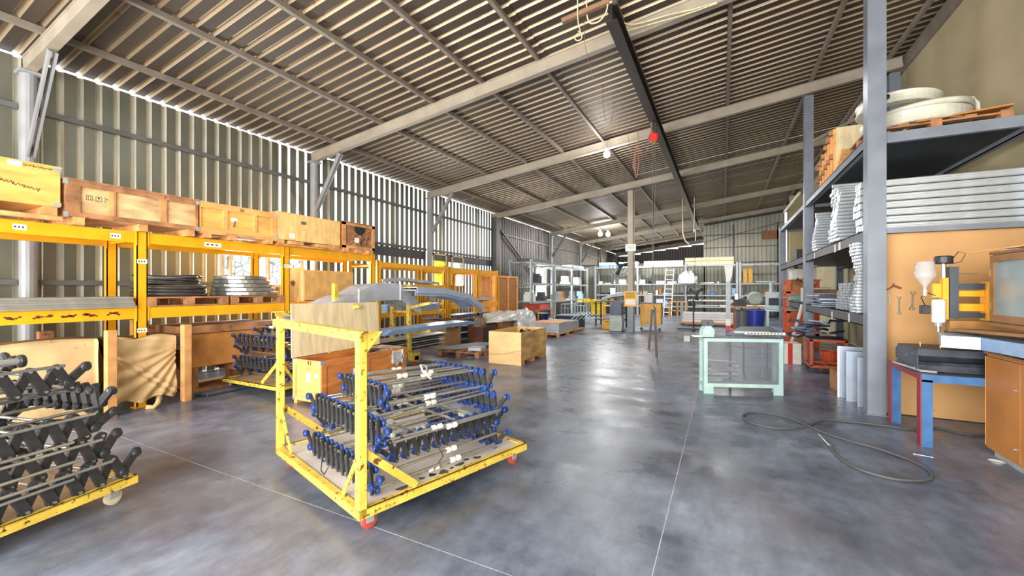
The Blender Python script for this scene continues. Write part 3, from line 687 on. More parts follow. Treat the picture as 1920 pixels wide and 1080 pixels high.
mb = MB(); mb.tube([T1(.62, .12, .52), T1(.6, .06, .42), T1(.66, .05, .3), T1(.62, .1, .2)], .004, 6); tag(mb.obj('black_cable', BLK, None, smooth=True), 'thin black cable hanging from the middle conveyor heap', 'cable')
mb = MB(); mb.tube([T1(.04, .5, .3), T1(.02, .55, .22), T1(.05, .68, .2), T1(.1, .78, .24)], .004, 6); tag(mb.obj('black_cable', BLK, None, smooth=True), 'thin black cable looping under the push frame of the middle trolley', 'cable')
# bottom-left trolley
LT = Vector((-3.74, 1.41, 0)); RL = math.atan2(-.975, .22)   # local x runs towards the camera side, local y to +x; shift so the seen rim is y = W
WL = 1.05
e1 = Vector((math.cos(RL), math.sin(RL), 0)); e2 = Vector((-math.sin(RL), math.cos(RL), 0))
lt0 = LT-e2*WL
trolley('yellow flat trolley without push frame at the lower left, heaped with black conveyors', lt0, RL, 1.5, WL, False, DECKB, mat('cream_caster', rgb(196, 186, 160), .5))
def T2(x, y, z): return lt0+e1*x+e2*y+Vector((0, 0, z))
g = 'black folded conveyors on the lower-left trolley'
kw = dict(wheel=WHEELK, conn=False, LK=LINKL)
section('black folded conveyor at the bottom of the lower-left heap', T2(1.4, .02, .172), RL+PI/2, .98, 22, .062, .4, g, 7, seed=5, srods=((1.02, .16, 0, .95), (1.03, .12, .02, .8)), **kw)
section('black folded conveyor, second from the floor in the lower-left heap', T2(1.34, .12, .335), RL+PI/2, .84, 19, .064, .42, g, 7, seed=16, srods=((.88, .15, 0, 1), (.89, .06, .1, .9)), **kw)
section('black folded conveyor, third from the floor in the lower-left heap', T2(1.4, .04, .50), RL+PI/2, .88, 21, .06, .38, g, 7, seed=7, srods=((.92, .16, .0, 1.0), (.93, .01, .05, .9)), **kw)
section('black folded conveyor turned lengthwise, fourth from the floor in the lower-left heap', T2(.12, .1, .65), RL, 1.25, 16, .05, .25, g, 7, seed=8, **kw)
section('black folded conveyor lying uppermost on the lower-left heap', T2(1.36, .06, .82), RL+PI/2, .72, 18, .064, .44, g, 7, seed=9, srods=((.75, .17, 0, 1),), **kw)
for k in range(4):
    t = thing('steel_roller', ('leftmost', 'second', 'third', 'farthest')[k]+' grey steel roller with black end wheels topping the lower-left heap', 'roller', T2(.28+.02*k, .12+.13*k, 1.0+.02*(k % 2)), RL+.1-.06*k, 'steel rollers on the lower-left heap')
    MB().cyl((0, 0, 0), (.62, 0, 0), .022, 12).obj('tube', ALU, t, smooth=False)
    for x in (0, .62): link('end_wheel', WHEELK, t, (x, 0, 0)).scale = (1.4, 1.5, 1.5)
# second trolley under the rack edge
trolley('yellow flat trolley with push frame standing left of the crate marked 43', (-5.38, 4.42, 0), PI, 1.34, .88, True, DECKB, DARKJ, 1.19)
g = 'folded conveyors on the trolley left of the marked crate'
def T3(x, y, z): return Vector((-5.38-x, 4.42-y, z))
section('dark folded conveyor, lowest on the trolley left of the marked crate', T3(.14, .14, .172), PI, 1.1, 8, .07, .25, g, 5, seed=11)
section('dark folded conveyor, second on the trolley left of the marked crate', T3(1.12, .1, .335), -PI/2, .66, 20, .048, .2, g, 4, seed=12)
section('dark folded conveyor, third on the trolley left of the marked crate', T3(.16, .12, .5), PI, 1.05, 9, .065, .2, g, 5, seed=13)
section('dark folded conveyor, fourth on the trolley left of the marked crate', T3(1.14, .1, .66), -PI/2, .66, 20, .05, .22, g, 5, seed=14)
section('dark folded conveyor tilted on top of the trolley left of the marked crate', T3(.2, .2, .83), PI, .6, 8, .055, .3, g, 5, seed=15, tiltx=-.1)

# ---------------------------------------------------------------- crate marked 43 with its lid standing in it
t = thing('wooden_crate', 'open orange plywood crate marked 43 with metal corners behind the middle trolley', 'crate', (-5.08, 3.55, 0))
W_, D_, H_ = .55, 1.57, .585
mb = MB(); open_box(mb, .012, W_-.012, .012, D_-.012, .05, H_, .012); mb.obj('body', ORW, t)
BX(.01, W_-.01, .0, .012, .05, H_).obj('front_panel', ORL, t)
for (a, b, c, d) in ((0, W_, H_-.07, H_), (0, W_, .05, .1), (0, .06, .1, H_-.07), (W_-.06, W_, .1, H_-.07)): BX(a, b, -.012, .0, c, d).obj('frame_board', ORL, t)
for (a, b, c, d) in ((0, D_, H_-.08, H_), (0, D_, .05, .11), (0, .07, .11, H_-.08), (.72, .79, .11, H_-.08), (D_-.07, D_, .11, H_-.08)): BX(W_-.012, W_+.004, a, b, c, d).obj('frame_board', ORW, t)
for (a, b) in ((.012, .07), (W_-.07, W_-.012)): BX(a, b, 0, D_, 0, .05).obj('runner', ORL, t)
for (x, z) in ((0, H_), (W_, H_), (0, .1), (W_, .1)):
    mb = MB(); mb.box(x-.05 if x > 0 else x-.003, x+.006 if x > 0 else x+.05, -.016, -.0125, z-.045, z+.003); mb.box(x-.003 if x == 0 else x+.004, x if x == 0 else x+.008, -.016, .05, z-.045, z+.003); mb.obj('corner_bracket', ALU, t)
text('43', .085, t, (.33, -.0135, H_-.036), (PI/2, 0, 0), INK)
text('43', .075, t, (W_+.005, .62, H_-.04), (PI/2, 0, PI/2), INK)
BX(.26, .34, -.004, -.001, .3, .42).obj('paper_label', PAPER, t); BX(.42, .5, -.004, -.001, .37, .42).obj('paper_label', PAPER, t)
wavy('shrink_film_scrap', '', W_+.012, 1.25, 1.5, .34, .57, .01, 8, 10, 10, 0, PFILM, t)
BX(W_+.0045, W_+.007, .5, .54, .28, .42).obj('paper_label', PAPER, t)
lid = MB().prism([(0, 0), (1.57, .005), (1.58, .7), (.02, .72)], .016, (0, 0, 0), (0, 1, 0), (0, 0, 1), (1, 0, 0)).obj('plywood_board', LIDW, None, loc=(-5.10, 3.53, .59), rot=(0, -.06, 0))
tag(lid, 'large pale knotty plywood lid standing upright on the open crate marked 43', 'board')

# ---------------------------------------------------------------- cantilever trolley with bent grey panels
t = thing('cantilever_trolley', 'yellow wheeled stock trolley with upright posts and arms carrying long grey panels', 'trolley', (-5.55, 6.35, 0))
for yy in (0, -1.75):
    for xx, h in ((0, 1.6), (-.42, 1.2)): BX(xx-.04, xx+.04, yy-.035, yy+.035, .16, h).obj('post', YELT, t)
    for z in (.66, 1.08): BX(-.42, 0, yy-.025, yy+.025, z-.04, z).obj('cross_tie', YELT, t)
    MB().beam((.03, yy, 1.14), (.52, yy+.02, 1.24), .05, .05).obj('arm', YELT, t); MB().beam((.03, yy, .64), (.52, yy, .70), .05, .05).obj('arm', YELT, t)
    BX(-.5, .2, yy-.06, yy+.06, .1, .2).obj('foot', YELT, t)
    for xx in (-.42, .12):
        mb = MB(); mb.lathe((xx, yy, .05), [(0, -.016), (.05, -.016), (.05, .016), (0, .016)], 14, 'y'); mb.obj('wheel', CREAMR, t)
BX(-.05, .05, -1.75, 0, .16, .24).obj('base_beam', YELT, t); BX(-.47, -.37, -1.75, 0, .16, .24).obj('base_beam', YELT, t)
BX(.06, .2, -.1, .09, .12, .27).obj('tool_box', YELT, t)
def bent(label, x0, y0, y1, zs, w, k, m=ALUW, group=None, thick=.02, flange=.05):
    """panel bent along y: zs heights at evenly spaced stations"""
    n = len(zs); N_ = 14; vs = []; 
    def zf(u):
        q = u*(n-1); i = min(int(q), n-2); f = q-i; f = f*f*(3-2*f) if n > 2 else f; return zs[i]*(1-f)+zs[i+1]*f
    mb = MB(); top = [(y0+(y1-y0)*i/N_, zf(i/N_)) for i in range(N_+1)]
    poly = [(a, b) for a, b in top]+[(a, b-thick) for a, b in top[::-1]]
    mb.prism(poly, w, (x0, 0, 0), (0, 1, 0), (0, 0, 1), (1, 0, 0))
    poly2 = [(a, b-thick) for a, b in top]+[(a, b-thick-flange) for a, b in top[::-1]]
    mb.prism(poly2, .012, (x0+w-.012+.001, 0, 0), (0, 1, 0), (0, 0, 1), (1, 0, 0)); mb.prism(poly2, .012, (x0-.001, 0, 0), (0, 1, 0), (0, 0, 1), (1, 0, 0))
    for q in (.3, .62): mb.prism([(a, b+.006) for a, b in top[1:-1]]+[(a, b) for a, b in top[1:-1][::-1]], .02, (x0+w*q, 0, 0), (0, 1, 0), (0, 0, 1), (1, 0, 0))
    o = mb.obj('bent_metal_sheet', m); return tag(o, label, 'panel', group)
g = 'bent grey panels strapped on the cantilever trolley'
for k in range(4): bent(('lowest', 'second', 'third', 'uppermost')[k]+' bent grey metal panel of the strapped bundle over the trolley posts', -5.95-.008*k, 4.0+.1*k, 6.6-.03*k, [1.12+.045*k, 1.24+.055*k, 1.40+.066*k, 1.42+.068*k, 1.12+.06*k], .5, k, ALUW, g, .018, .09)
for yy in (4.95, 5.95):
    z = 1.18 if yy < 5 else 1.3
    mb = MB(); mb.box(-5.425, -5.415, yy, yy+.03, z, z+.33); mb.box(-5.96, -5.42, yy, yy+.03, z+.34, z+.35) if False else None
    tag(mb.obj('white_strap', TAPE), 'white strap tied round the bent grey panels, %s end' % ('near' if yy < 5 else 'far'), 'strap')
g = 'bent blue-grey panels on the trolley arms'
for k in range(2): bent(('lower', 'upper')[k]+' long bent blue-grey panel arching from the trolley towards the far rack', -5.62+.04*k, 6.1, 8.55, [1.5+.05*k, 1.48+.05*k, 1.38+.05*k, 1.1+.05*k], .45, k, mat('blue_grey_panel', rgb(176, 192, 214), .4, .25, .08, 4), g, .018, .1)
for k in range(5):
    o = BX(0, .5, 0, 2.9-.1*k, 0, .012).obj('blue_sheet', ALUB, None, loc=(-5.58, 5.2+.04*k, .715+.016*k)); tag(o, ORD[k]+' flat blue-filmed sheet in the middle level of the cantilever trolley', 'sheet', 'blue sheets on the cantilever trolley')
for k in range(3):
    for j in range(2):
        mb = MB(); mb.box(0, .07, 0, 1.9, 0, .006); mb.box(0, .006, 0, 1.9, 0, .035); mb.box(.064, .07, 0, 1.9, 0, .035)
        o = mb.obj('aluminium_channel', ALU, None, loc=(-5.3+.075*j, 4.55, .7+.037*k)); tag(o, 'bright aluminium channel on the lower arms of the cantilever trolley', 'channel', 'aluminium channels on the cantilever trolley')
for k in range(6):
    o = BX(0, .42, 0, 2.1, 0, .02).obj('grey_plate', ALUW if k % 2 else GIRT, None, loc=(-6.0+.01*k, 5.4+.06*(k % 3), .27+.05*k)); tag(o, ORD[k]+' grey plate of the pile low on the cantilever trolley', 'plate', 'grey plates low on the cantilever trolley')
# ---------------------------------------------------------------- stock on racks 2 and 3
bent('grey panel with a row of punched holes on the middle rack', -6.95, 6.75, 8.8, [1.72, 1.78, 1.74, 1.69], .3, 1)
for k in range(3):
    o = BX(0, .6, 0, 1.9, 0, .05).obj('blue_box_section', ALUB, None, loc=(-7.25, 6.9, .99+.055*k)); tag(o, ORD[k]+' blue box section on the lower shelf of the middle rack', 'profile', 'blue sections on the middle rack')
bent('long grey panel lying on the far yellow rack', -6.9, 9.3, 11.5, [1.25, 1.25], .35, 1)
for k in range(4):
    o = BX(0, .5, 0, 2.0, 0, .09).obj('dark_blue_bundle', mat('navy_bundle', rgb(60, 78, 110), .5), None, loc=(-7.1, 9.35, .1+.2*k)); tag(o, ORD[k]+' navy wrapped bundle stacked under the far yellow rack', 'bundle', 'navy bundles under the far rack')
def boarded_crate(label, x, y, z, dx, dy, h, n, m1, m2):
    t = thing('tall_crate', label, 'crate', (x, y, z)); BX(-dx, -.015, 0, dy, .0, h).obj('body', m1, t)
    for k in range(n+1): yy = (dy-.07)*k/n; BX(-.015, .012, yy, yy+.07, 0, h).obj('upright_board', m2, t)
    for z_ in (0, h-.07): BX(-.015, .01, .07, dy-.07, z_, z_+.07).obj('frame_board', m2, t)
    BX(-dx, .0, -.02, .0, 0, h).obj('end_board', m2, t)
ORP = mat('peach_panel', rgb(222, 160, 100), .6)
boarded_crate('orange boarded crate standing on the far yellow rack', -6.8, 11.15, 1.12, .28, .66, .86, 2, ORP, ORL)
boarded_crate('tall crate with brown panels standing on the floor past the far yellow rack', -6.75, 12.15, 0, .6, 1.5, 1.98, 2, CABW, ORL)
# under the racks: cartons and sacks
def carton(label, x, y, z, dx, dy, h, rz=0, m=None, open_=True, group=None, nm='cardboard_box'):
    t = thing(nm, label, 'box', (x, y, z), rz, group)
    mb = MB(); open_box(mb, 0, dx, 0, dy, 0, h, .006); mb.obj('body', m or CARD, t)
    if open_:
        for (a, b, s) in ((0, dy, -1), (dx, dy, 1)): MB().prism([(0, 0), (s*.09, .06), (s*.09, .066), (0, .006)], dy, (a, 0, h), (1, 0, 0), (0, 0, 1), (0, 1, 0)).obj('flap', m or CARD, t)
    else:
        BX(0, dx, 0, dy, h-.006, h).obj('lid', m or CARD, t); BX(dx*.45, dx*.55, -.001, dy+.001, h, h+.001).obj('tape', PLY, t)
    return t
carton('large leaning brown board box with a slumped cloth under the middle rack', -6.95, 8.5, 0, .7, .75, .7, .1, mat('brown_board', rgb(168, 128, 84), .75), True)
wavy('brown_cloth', 'brown cloth slumped over the box under the middle rack', -6.2, 8.6, 9.2, .52, .74, .02, 21, 20, 12, 0, mat('brown_cloth', rgb(150, 112, 76), .9))
for k, (x, y, z, h, lb) in enumerate(((-6.5, 9.9, 0, .5, 'brown wooden box under the far rack, nearest of its row'), (-6.4, 10.7, 0, .55, 'brown carton between the basket and the plastic film'), (-6.5, 11.4, 0, .6, 'brown carton under the white plastic film'), (-6.4, 12.2, 0, .5, 'brown carton at the end of the floor row'))):
    carton(lb, x, y, z, .6, .6, h, .05*k, CARD if k else mat('red_brown_box', rgb(120, 74, 58), .7), True)
t = thing('wire_basket', 'dark wire basket of scrap on the floor before the brown cartons', 'basket', (-5.85, 9.7, 0))
for k in range(8): BX(0, .006, .09*k, .09*k+.03, 0, .45).obj('slat', DARKJ, t)
for k in range(7): BX(.09*k, .09*k+.03, 0, .006, 0, .45).obj('slat', DARKJ, t)
for z in (0, .22, .44): BX(-.005, .6, -.008, 0, z, z+.02).obj('hoop', DARKJ, t); BX(.0, .6, 0, .66, .02, .03).obj('floor_plate', DARKJ, t) if z == 0 else None
def heap(name, label, cat, c, rx, ry, rz_, m, seed, group=None, n=22, k=12, rough=.25):
    """irregular lumpy heap: one closed surface"""
    random.seed(seed); ph = [random.uniform(0, 6) for _ in range(9)]; vs = [(c[0], c[1], c[2]+rz_)]; fs = []
    for j in range(1, k+1):
        th = PI/2*j/k
        for i in range(n):
            a = 2*PI*i/n; q = 1+rough*(.5*math.sin(3*a+ph[0]+2*th)+.4*math.sin(5*a+ph[1])*math.sin(4*th+ph[2])+.4*math.sin(9*a+7*th+ph[3])+.25*math.sin(17*a-9*th+ph[4]))
            vs.append((c[0]+rx*math.sin(th)*math.cos(a)*q, c[1]+ry*math.sin(th)*math.sin(a)*q, c[2]+max(0, rz_*math.cos(th)*q)))
    for i in range(n): fs.append((0, 1+i, 1+(i+1) % n))
    for j in range(k-1):
        for i in range(n): a = 1+j*n+i; b = 1+j*n+(i+1) % n; fs.append((a, a+n, b+n, b))
    mb = MB(); mb.add(vs, fs); o = mb.obj(name, m, None, smooth=True); return tag(o, label, cat, group)
FILM = mat('milky_film', rgb(218, 216, 208), .3, 0, .1, 8, .6)
heap('plastic_film', 'heap of crumpled white plastic film on the brown cartons', 'film', (-6.1, 11.4, .55), .42, 1.2, .26, FILM, 3)
heap('grey_bag', 'grey translucent bag slumped at the end of the plastic film', 'bag', (-5.75, 12.1, .3), .35, .5, .5, PFILM, 5)
heap('scrap_heap', 'grey scrap heap in the near floor box under the far rack', 'scrap', (-6.2, 10.2, .45), .3, .4, .2, mat('scrap_grey', rgb(130, 118, 104), .7, .1, .4, 14, .5), 9)
# ---------------------------------------------------------------- open crate, low boards, far pallet
t = thing('open_crate', 'pale open-topped plywood crate on runners alone on the floor', 'crate', (-4.27, 7.3, 0))
W_, D_, H_ = .735, 1.3, .65
BX(0, W_, 0, .018, .0, H_).obj('front_panel', mat('light_plywood', rgb(232, 190, 132), .6, 0, .12, 4, .03, None, (.5, .5, 2)), t)
BX(W_-.018, W_, .02, D_-.02, .09, H_).obj('side_panel', mat('knotty_plywood', rgb(206, 164, 104), .65, 0, .25, 4, .03, (rgb(160, 118, 66), .68, 7), (.6, .6, 2)), t)
BX(0, .018, .02, D_-.02, .09, H_).obj('side_panel', OSB, t); BX(0, W_, D_-.018, D_, .0, H_).obj('back_panel', OSB, t); BX(.02, W_-.02, .02, D_-.02, .09, .11).obj('floor_board', OSB, t)
for y in (.1, .6, 1.15): BX(.02, W_-.005, y, y+.08, 0, .09).obj('runner', WOOD, t)
wavy('shrink_film', '', W_*0+.0, .0, .7, .25, .62, .004, 3, 8, 8, 0, PFILM, None) if False else None
MB().tube([(.03, -.004, .18), (.25, -.004, .19), (.5, -.004, .24), (.72, -.004, .3)], .003, 5).obj('film_edge', CABF, t)
heap('dark_scrap', 'dark coiled scrap inside the open crate', 'scrap', (-3.85, 8.2, .11), .28, .3, .45, DARKJ, 7)
pallet('low wooden pallet with flat metal profiles left of the open crate', (-5.3, 8.05, 0), 1.1, .75, 3, WOODD, 0, None, .12)
for k in range(7):
    mb = MB(); mb.box(0, .06, 0, 1.4, 0, .006); mb.box(0, .006, 0, 1.4, 0, .03); mb.box(.054, .06, 0, 1.4, 0, .03)
    o = mb.obj('metal_profile', ALU if k % 2 else ALUW, None, loc=(-5.95+.08*k, 7.65+.03*k, .125), rot=(0, 0, -.25)); tag(o, ('leftmost', 'second from left', 'third from left', 'middle', 'third from right', 'second from right', 'rightmost')[k]+' flat metal profile across the low pallet by the open crate', 'profile', 'metal profiles on the low pallet')
o = BX(0, .3, 0, .35, 0, .07).obj('metal_box', ALUW, None, loc=(-5.1, 7.8, .125), rot=(0, 0, .2)); tag(o, 'small grey metal box on the low pallet beside the open crate', 'box')
t = pallet('long low pallet carrying grey sheets and a tan board beyond the open crate', (-4.95, 13.3, 0), .9, 2.6, 4, WOOD, 0, None, .12)
o = BX(-.5, .4, -1.3, .7, 0, .3).obj('sheet_bundle', ALUW, None, loc=(-4.95, 13.4, .125)); tag(o, 'thick bundle of grey sheets on the long low pallet', 'bundle')
o = BX(-.6, .4, -1.25, -.1, 0, .02).obj('tan_board', ORP, None, loc=(-5.0, 13.4, .43), rot=(0, 0, .05)); tag(o, 'tan board lying on the grey sheet bundle', 'board')
o = BX(-.55, .35, 0, .9, 0, .2).obj('black_block', DARKJ, None, loc=(-5.2, 14.9, .3)); BX(-.55, .35, 0, .9, -.28, 0).obj('support', DARKJ, o); tag(o, 'black slab with a pale top behind the tan board', 'slab'); BX(-.55, .35, 0, .9, .2, .22).obj('top_sheet', ALUB, o)
for k in range(4):
    mb = MB(); mb.beam((0, 0, 0), (.3, .1, .28), .05, .008); mb.beam((.3, .1, .28), (.62, .18, .02), .05, .008)
    o = mb.obj('angle_piece', ALUW if k % 2 else MINT, None, loc=(-4.85+.12*k, 14.15+.08*k, .43)); tag(o, 'bent angle piece leaning on the end of the grey sheet bundle', 'angle', 'angle pieces on the sheet bundle')
# ---------------------------------------------------------------- storage mezzanine on the right
t = thing('storage_mezzanine', 'blue-grey steel storage frame on tall posts along the right wall', 'shelving', (1.62, 6.4, 0)); MZ = t; OM = Vector((1.62, 6.4, 0))
def mz(name, x0, x1, y0, y1, z0, z1, m=BLUEST): return BX(x0-OM.x, x1-OM.x, y0-OM.y, y1-OM.y, z0, z1).obj(name, m, MZ)
for (x, y, w, zt) in ((1.635, 6.43, .175, 5.7), (1.62, 10.66, .16, 5.6), (3.0, 10.66, .16, 5.75), (3.1, 6.43, .16, 5.75), (1.62, 14.9, .16, 3.4), (3.0, 14.9, .16, 3.4)):
    mz('post', x-w/2, x+w/2, y-w/2, y+w/2, 0, zt); mz('foot_plate', x-w/2-.02, x+w/2+.02, y-w/2-.02, y+w/2+.02, 0, .012)
for (z, h, m) in ((3.36, .12, BLUEST), (2.23, .15, DGREY), (1.2, .15, DGREY)):
    for (a, b) in ((6.52, 10.58), (10.74, 14.82)):
        for x in (1.56, 2.96):
            mb = MB(); X = x-OM.x; mb.box(X, X+.012, a-OM.y, b-OM.y, z-h, z); mb.box(X, X+.07, a-OM.y, b-OM.y, z-.012, z); mb.box(X, X+.07, a-OM.y, b-OM.y, z-h, z-h+.012); mb.obj('side_beam', m, MZ)
    for y in (6.4, 10.66, 14.9):
        if z == 1.2 and y == 6.4: continue
        mz('cross_beam', 1.73, 3.02, y-.03, y+.03, z-(h if z > 3 else .06), z, BLUEST)
    mz('deck', 1.58, 3.02, 6.55, 10.6, z-.06, z-.035, DARKJ if z > 3 else DGREY)
    mz('deck', 1.58, 3.02, 10.7, 14.8, z-.06, z-.035, DGREY)
mb = MB(); mb.beam((1.5, .35, 2.3), (.4, 4.2, 3.2), .05, .05); mb.obj('brace', DGREY, MZ)
MB().beam((0.02, 4.2, 4.6), (1.3, 4.2, 5.2), .05, .06).obj('brace', PURL, MZ)
MB().beam((0.02, 4.26, 3.9), (.9, 4.26, 5.3), .05, .06).obj('brace', PURL, MZ)
for (y, z, w) in ((8.0, 2.15, .1), (7.72, 2.16, .12), (9.6, 2.16, .06), (8.2, 1.1, .06), (7.2, 1.12, .06)):
    mb = MB(); mb.box(-.064, -.0625, y-OM.y-w/2, y-OM.y+w/2, z-.07, z+.05); mb.obj('paper_scrap', PAPER, MZ)
# bundles of aluminium bars, ends to the hall
def bar_mesh(w, h, L_):
    mb = MB(); c = .011
    poly = [(c, 0), (w-c, 0), (w, c), (w, h*.36), (w-.006, h*.42), (w-.006, h*.58), (w, h*.64), (w, h-c), (w-c, h), (c, h), (0, h-c), (0, h*.64), (.006, h*.58), (.006, h*.42), (0, h*.36), (0, c)]
    mb.prism(poly, L_, (0, 0, 0), (0, 1, 0), (0, 0, 1), (1, 0, 0)); return mb
BAR = bar_mesh(.08, .047, 1.5).mesh('bar', [ALU]); BARL = bar_mesh(.08, .08, 1.5).mesh('bar', [ALU]); BARS = bar_mesh(.066, .037, 1.3).mesh('bar', [ALU])
def bar_stack(label, group, x0, y0, z0, rows, cols, pitch, hz, me, seed, shear=0, taper=None):
    random.seed(seed)
    for c in range(cols):
        off = random.uniform(0, hz*.4)
        rr = rows if taper is None else rows-taper*abs(c-(cols//2))
        for r in range(rr):
            o = link('aluminium_bar', me, None, (x0+random.uniform(-.012, .012)-.025*math.sin(r*.35+c*.3), y0+c*pitch+shear*r, z0+r*hz+off*(r > 0)*.0+.0005))
            tag(o, label, 'bar', group)
bar_stack('aluminium bar in the tall stack nearest the front post, middle deck', 'bars in the near stack of the middle deck', 1.56, 6.6, 2.232, 7, 3, .09, .09, BARL, 1)
bar_stack('aluminium bar in the broad stack in the centre of the middle deck', 'bars in the centre stack of the middle deck', 1.52, 7.6, 2.232, 17, 6, .09, .052, BAR, 2, 0, 1)
bar_stack('aluminium bar in the stack by the far post, middle deck', 'bars in the far stack of the middle deck', 1.56, 9.4, 2.232, 14, 4, .09, .052, BAR, 3, 0, 2)
bar_stack('aluminium bar in the tall stack beside the front post, lower deck', 'bars in the near stack of the lower deck', 1.52, 6.6, 1.202, 22, 4, .074, .041, BARS, 4)
bar_stack('aluminium bar in the low pile in the centre of the lower deck', 'bars in the centre pile of the lower deck', 1.6, 7.3, 1.202, 10, 5, .16, .04, BARS, 5, .01)
for k in range(8):
    o = BX(0, 1.2, 0, .7, 0, .016).obj('blue_sheet', ALUB if k % 2 else ALUW, None, loc=(1.5+.03*(k % 3), 8.9+.03*k, 1.202+.03*k), rot=(0, 0, random.uniform(-.08, .08))); tag(o, ORD[k]+' pale sheet of the untidy far pile, lower deck', 'sheet', 'pale sheets at the far end of the lower deck')
    if k == 4: BX(0, .3, 0, .2, .017, .1).obj('black_pad', DARKJ, o)
# top deck load
pallet('wooden pallet carrying the white wrapped hoops on the top deck', (2.22, 6.98, 3.36), 1.25, .9, 3, WOODD)
WD = mat('white_wrapped_duct', rgb(208, 206, 192), .3, .1, .08, 6, .12)
for k, (x, z, R1, h, tl, lb) in enumerate(((2.15, 3.5, .5, .16, 0, 'broad white wrapped hoop lying lowest on the top deck pallet'), (2.2, 3.68, .47, .07, .04, 'flat white ring with a rim on the broad wrapped hoop'), (2.0, 3.78, .4, .13, -.05, 'smaller white hoop with a dark hole, tilted on the very top'))):
    mb = MB(); mb.lathe((0, 0, 0), [(R1-.12, 0), (R1, 0), (R1+.015, .012), (R1+.005, h*.4), (R1+.005, h*.7), (R1+.02, h-.012), (R1, h), (R1-.1, h), (R1-.12, 0)], 40)
    o = mb.obj('wrapped_hoop', WD, None, smooth=False, loc=(x, 7.0, z), rot=(tl, -tl, 0)); tag(o, lb, 'hoop')
    if k == 2: mb = MB(); mb.cyl((-.2, -.36, .07), (-.205, -.37, .07), .035, 12); mb.obj('hole_plug', DARKJ, o)
MB().tube([(2.62, 6.9, 3.62), (2.66, 6.88, 3.8), (2.7, 6.88, 3.72), (2.72, 6.9, 3.55)], .02, 6).obj('wrapped_hoop_bracket', WD, bpy.data.objects['wrapped_hoop'])
bpy.data.objects['wrapped_hoop_bracket'].location = (-2.15, -7.0, -3.5)
o = BX(-.3, .5, -.02, .4, 0, .02).obj('brown_board', CABW, None, loc=(2.35, 6.55, 3.5), rot=(0, -.06, 0)); tag(o, 'thin brown board under the white hoops at the front of the top deck', 'board')
for k in range(6):
    y = 8.9+.22*k; h = (.92, .86, .8, .7, .62, .58)[k]
    t = thing('wooden_pallet', ('nearest', 'second', 'third', 'fourth', 'fifth', 'farthest')[k]+' wooden pallet stood on edge in the row on the top deck', 'pallet', (1.66, y, 3.36), 0, 'pallets on edge on the top deck', rot=(0, 0, 0))
    for j in range(4): BX(.05+j*.26, .15+j*.26, 0, .02, 0, h).obj('board', WOOD if j else ORL, t)
    for z in (0, h/2-.04, h-.09): BX(0, 1.0, .021, .09, z, z+.08).obj('stringer', WOODD, t)
    for j in range(4): BX(.05+j*.26, .15+j*.26, .091, .11, 0, h).obj('board', WOOD, t)
o = BX(0, .9, 0, .02, 0, .85).obj('plywood_sheet', LIDW, None, loc=(1.7, 8.72, 3.37), rot=(.12, 0, 0)); tag(o, 'pale plywood sheet leaning on the upright pallets of the top deck', 'board')
for k in range(4):
    o = BX(0, .5, 0, .16, 0, .08).obj('wood_block', WOOD, None, loc=(1.6+.02*k, 8.1-.0*k, 3.362+.085*k)); tag(o, ORD[k]+' short wooden block in the stack beside the front pallet, top deck', 'block', 'wood blocks on the top deck')
# back board with tools
bo = BX(0, 1.45, 0, .02, 0, 2.16).obj('tan_backboard', BOARD, None, loc=(1.73, 6.5, .012)); tag(bo, 'tall tan board closing the bay right of the front post', 'board')
def spanner(label, x, z, L_, r, tilt):
    mb = MB()
    poly = [(-.008, -L_/2), (.008, -L_/2), (.006, L_/2), (-.006, L_/2)]
    mb.prism(poly, .008, (0, 0, 0), (1, 0, 0), (0, 0, 1), (0, -1, 0))
    for s in (-1, 1):
        pts = []; c0 = s*(L_/2+r*.7)
        for k in range(9): a = PI/2*s+.55+(2*PI-1.1)*k/8; pts.append((r*math.cos(a), c0+r*math.sin(a)))
        for k in range(8, -1, -1): a = PI/2*s+.55+(2*PI-1.1)*k/8; pts.append((r*.5*math.cos(a), c0+r*.5*math.sin(a)))
        mb.prism(pts, .009, (0, 0, 0), (1, 0, 0), (0, 0, 1), (0, -1, 0))
    o = mb.obj('spanner', CHR, None, loc=(x, 6.495, z), rot=(0, tilt, 0)); return tag(o, label, 'spanner')
spanner('smallest open-ended spanner hanging on the tan board', 1.79, 1.37, .11, .014, 0)
spanner('middle open-ended spanner hanging on the tan board', 1.875, 1.31, .16, .018, 0)
spanner('largest open-ended spanner hanging slightly tilted on the tan board', 1.995, 1.37, .15, .026, .06)
mb = MB(); mb.beam((-.07, 0, -.03), (-.0, 0, .02), .02, .014); mb.beam((0, 0, .02), (.06, 0, -.01), .026, .022); mb.beam((-.02, 0, .01), (.0, 0, .05), .01, .01)
tag(mb.obj('small_hammer', mat('rusty_red', rgb(130, 60, 36), .6), None, loc=(1.83, 6.485, 1.525)), 'small rusty red hammer head hung above the spanners', 'hammer')
# blue bench and the black box on it
t = thing('blue_bench', 'small blue steel bench with maroon edges in front of the tan board', 'bench', (1.68, 5.28, 0))
for (x, y) in ((0, 0), (0, .78), (.9, 0), (.9, .78)):
    BX(x+.012, x+.09, y, y+.08, 0, .64).obj('leg', BENCHB, t); BX(x, x+.0118, y, y+.08, 0, .64).obj('leg_edge', BENCHR, t)
BX(0, .012, 0, .86, .64, .69).obj('side_rail', BENCHR, t); BX(.0125, 1.0, .0, .012, .62, .69).obj('front_rail', BENCHB, t); BX(.0125, 1.0, .0125, .86, .672, .692).obj('top_plate', mat('worn_blue_grey_top', rgb(96, 108, 124), .5, .2, .2, 6), t); BX(.0125, 1.0, .848, .86, .62, .67).obj('back_rail', BENCHB, t)
BOXM = mat('dusty_black_casing', rgb(64, 70, 82), .5, .2, .25, 5, .04, (rgb(96, 100, 106), .7, 9))
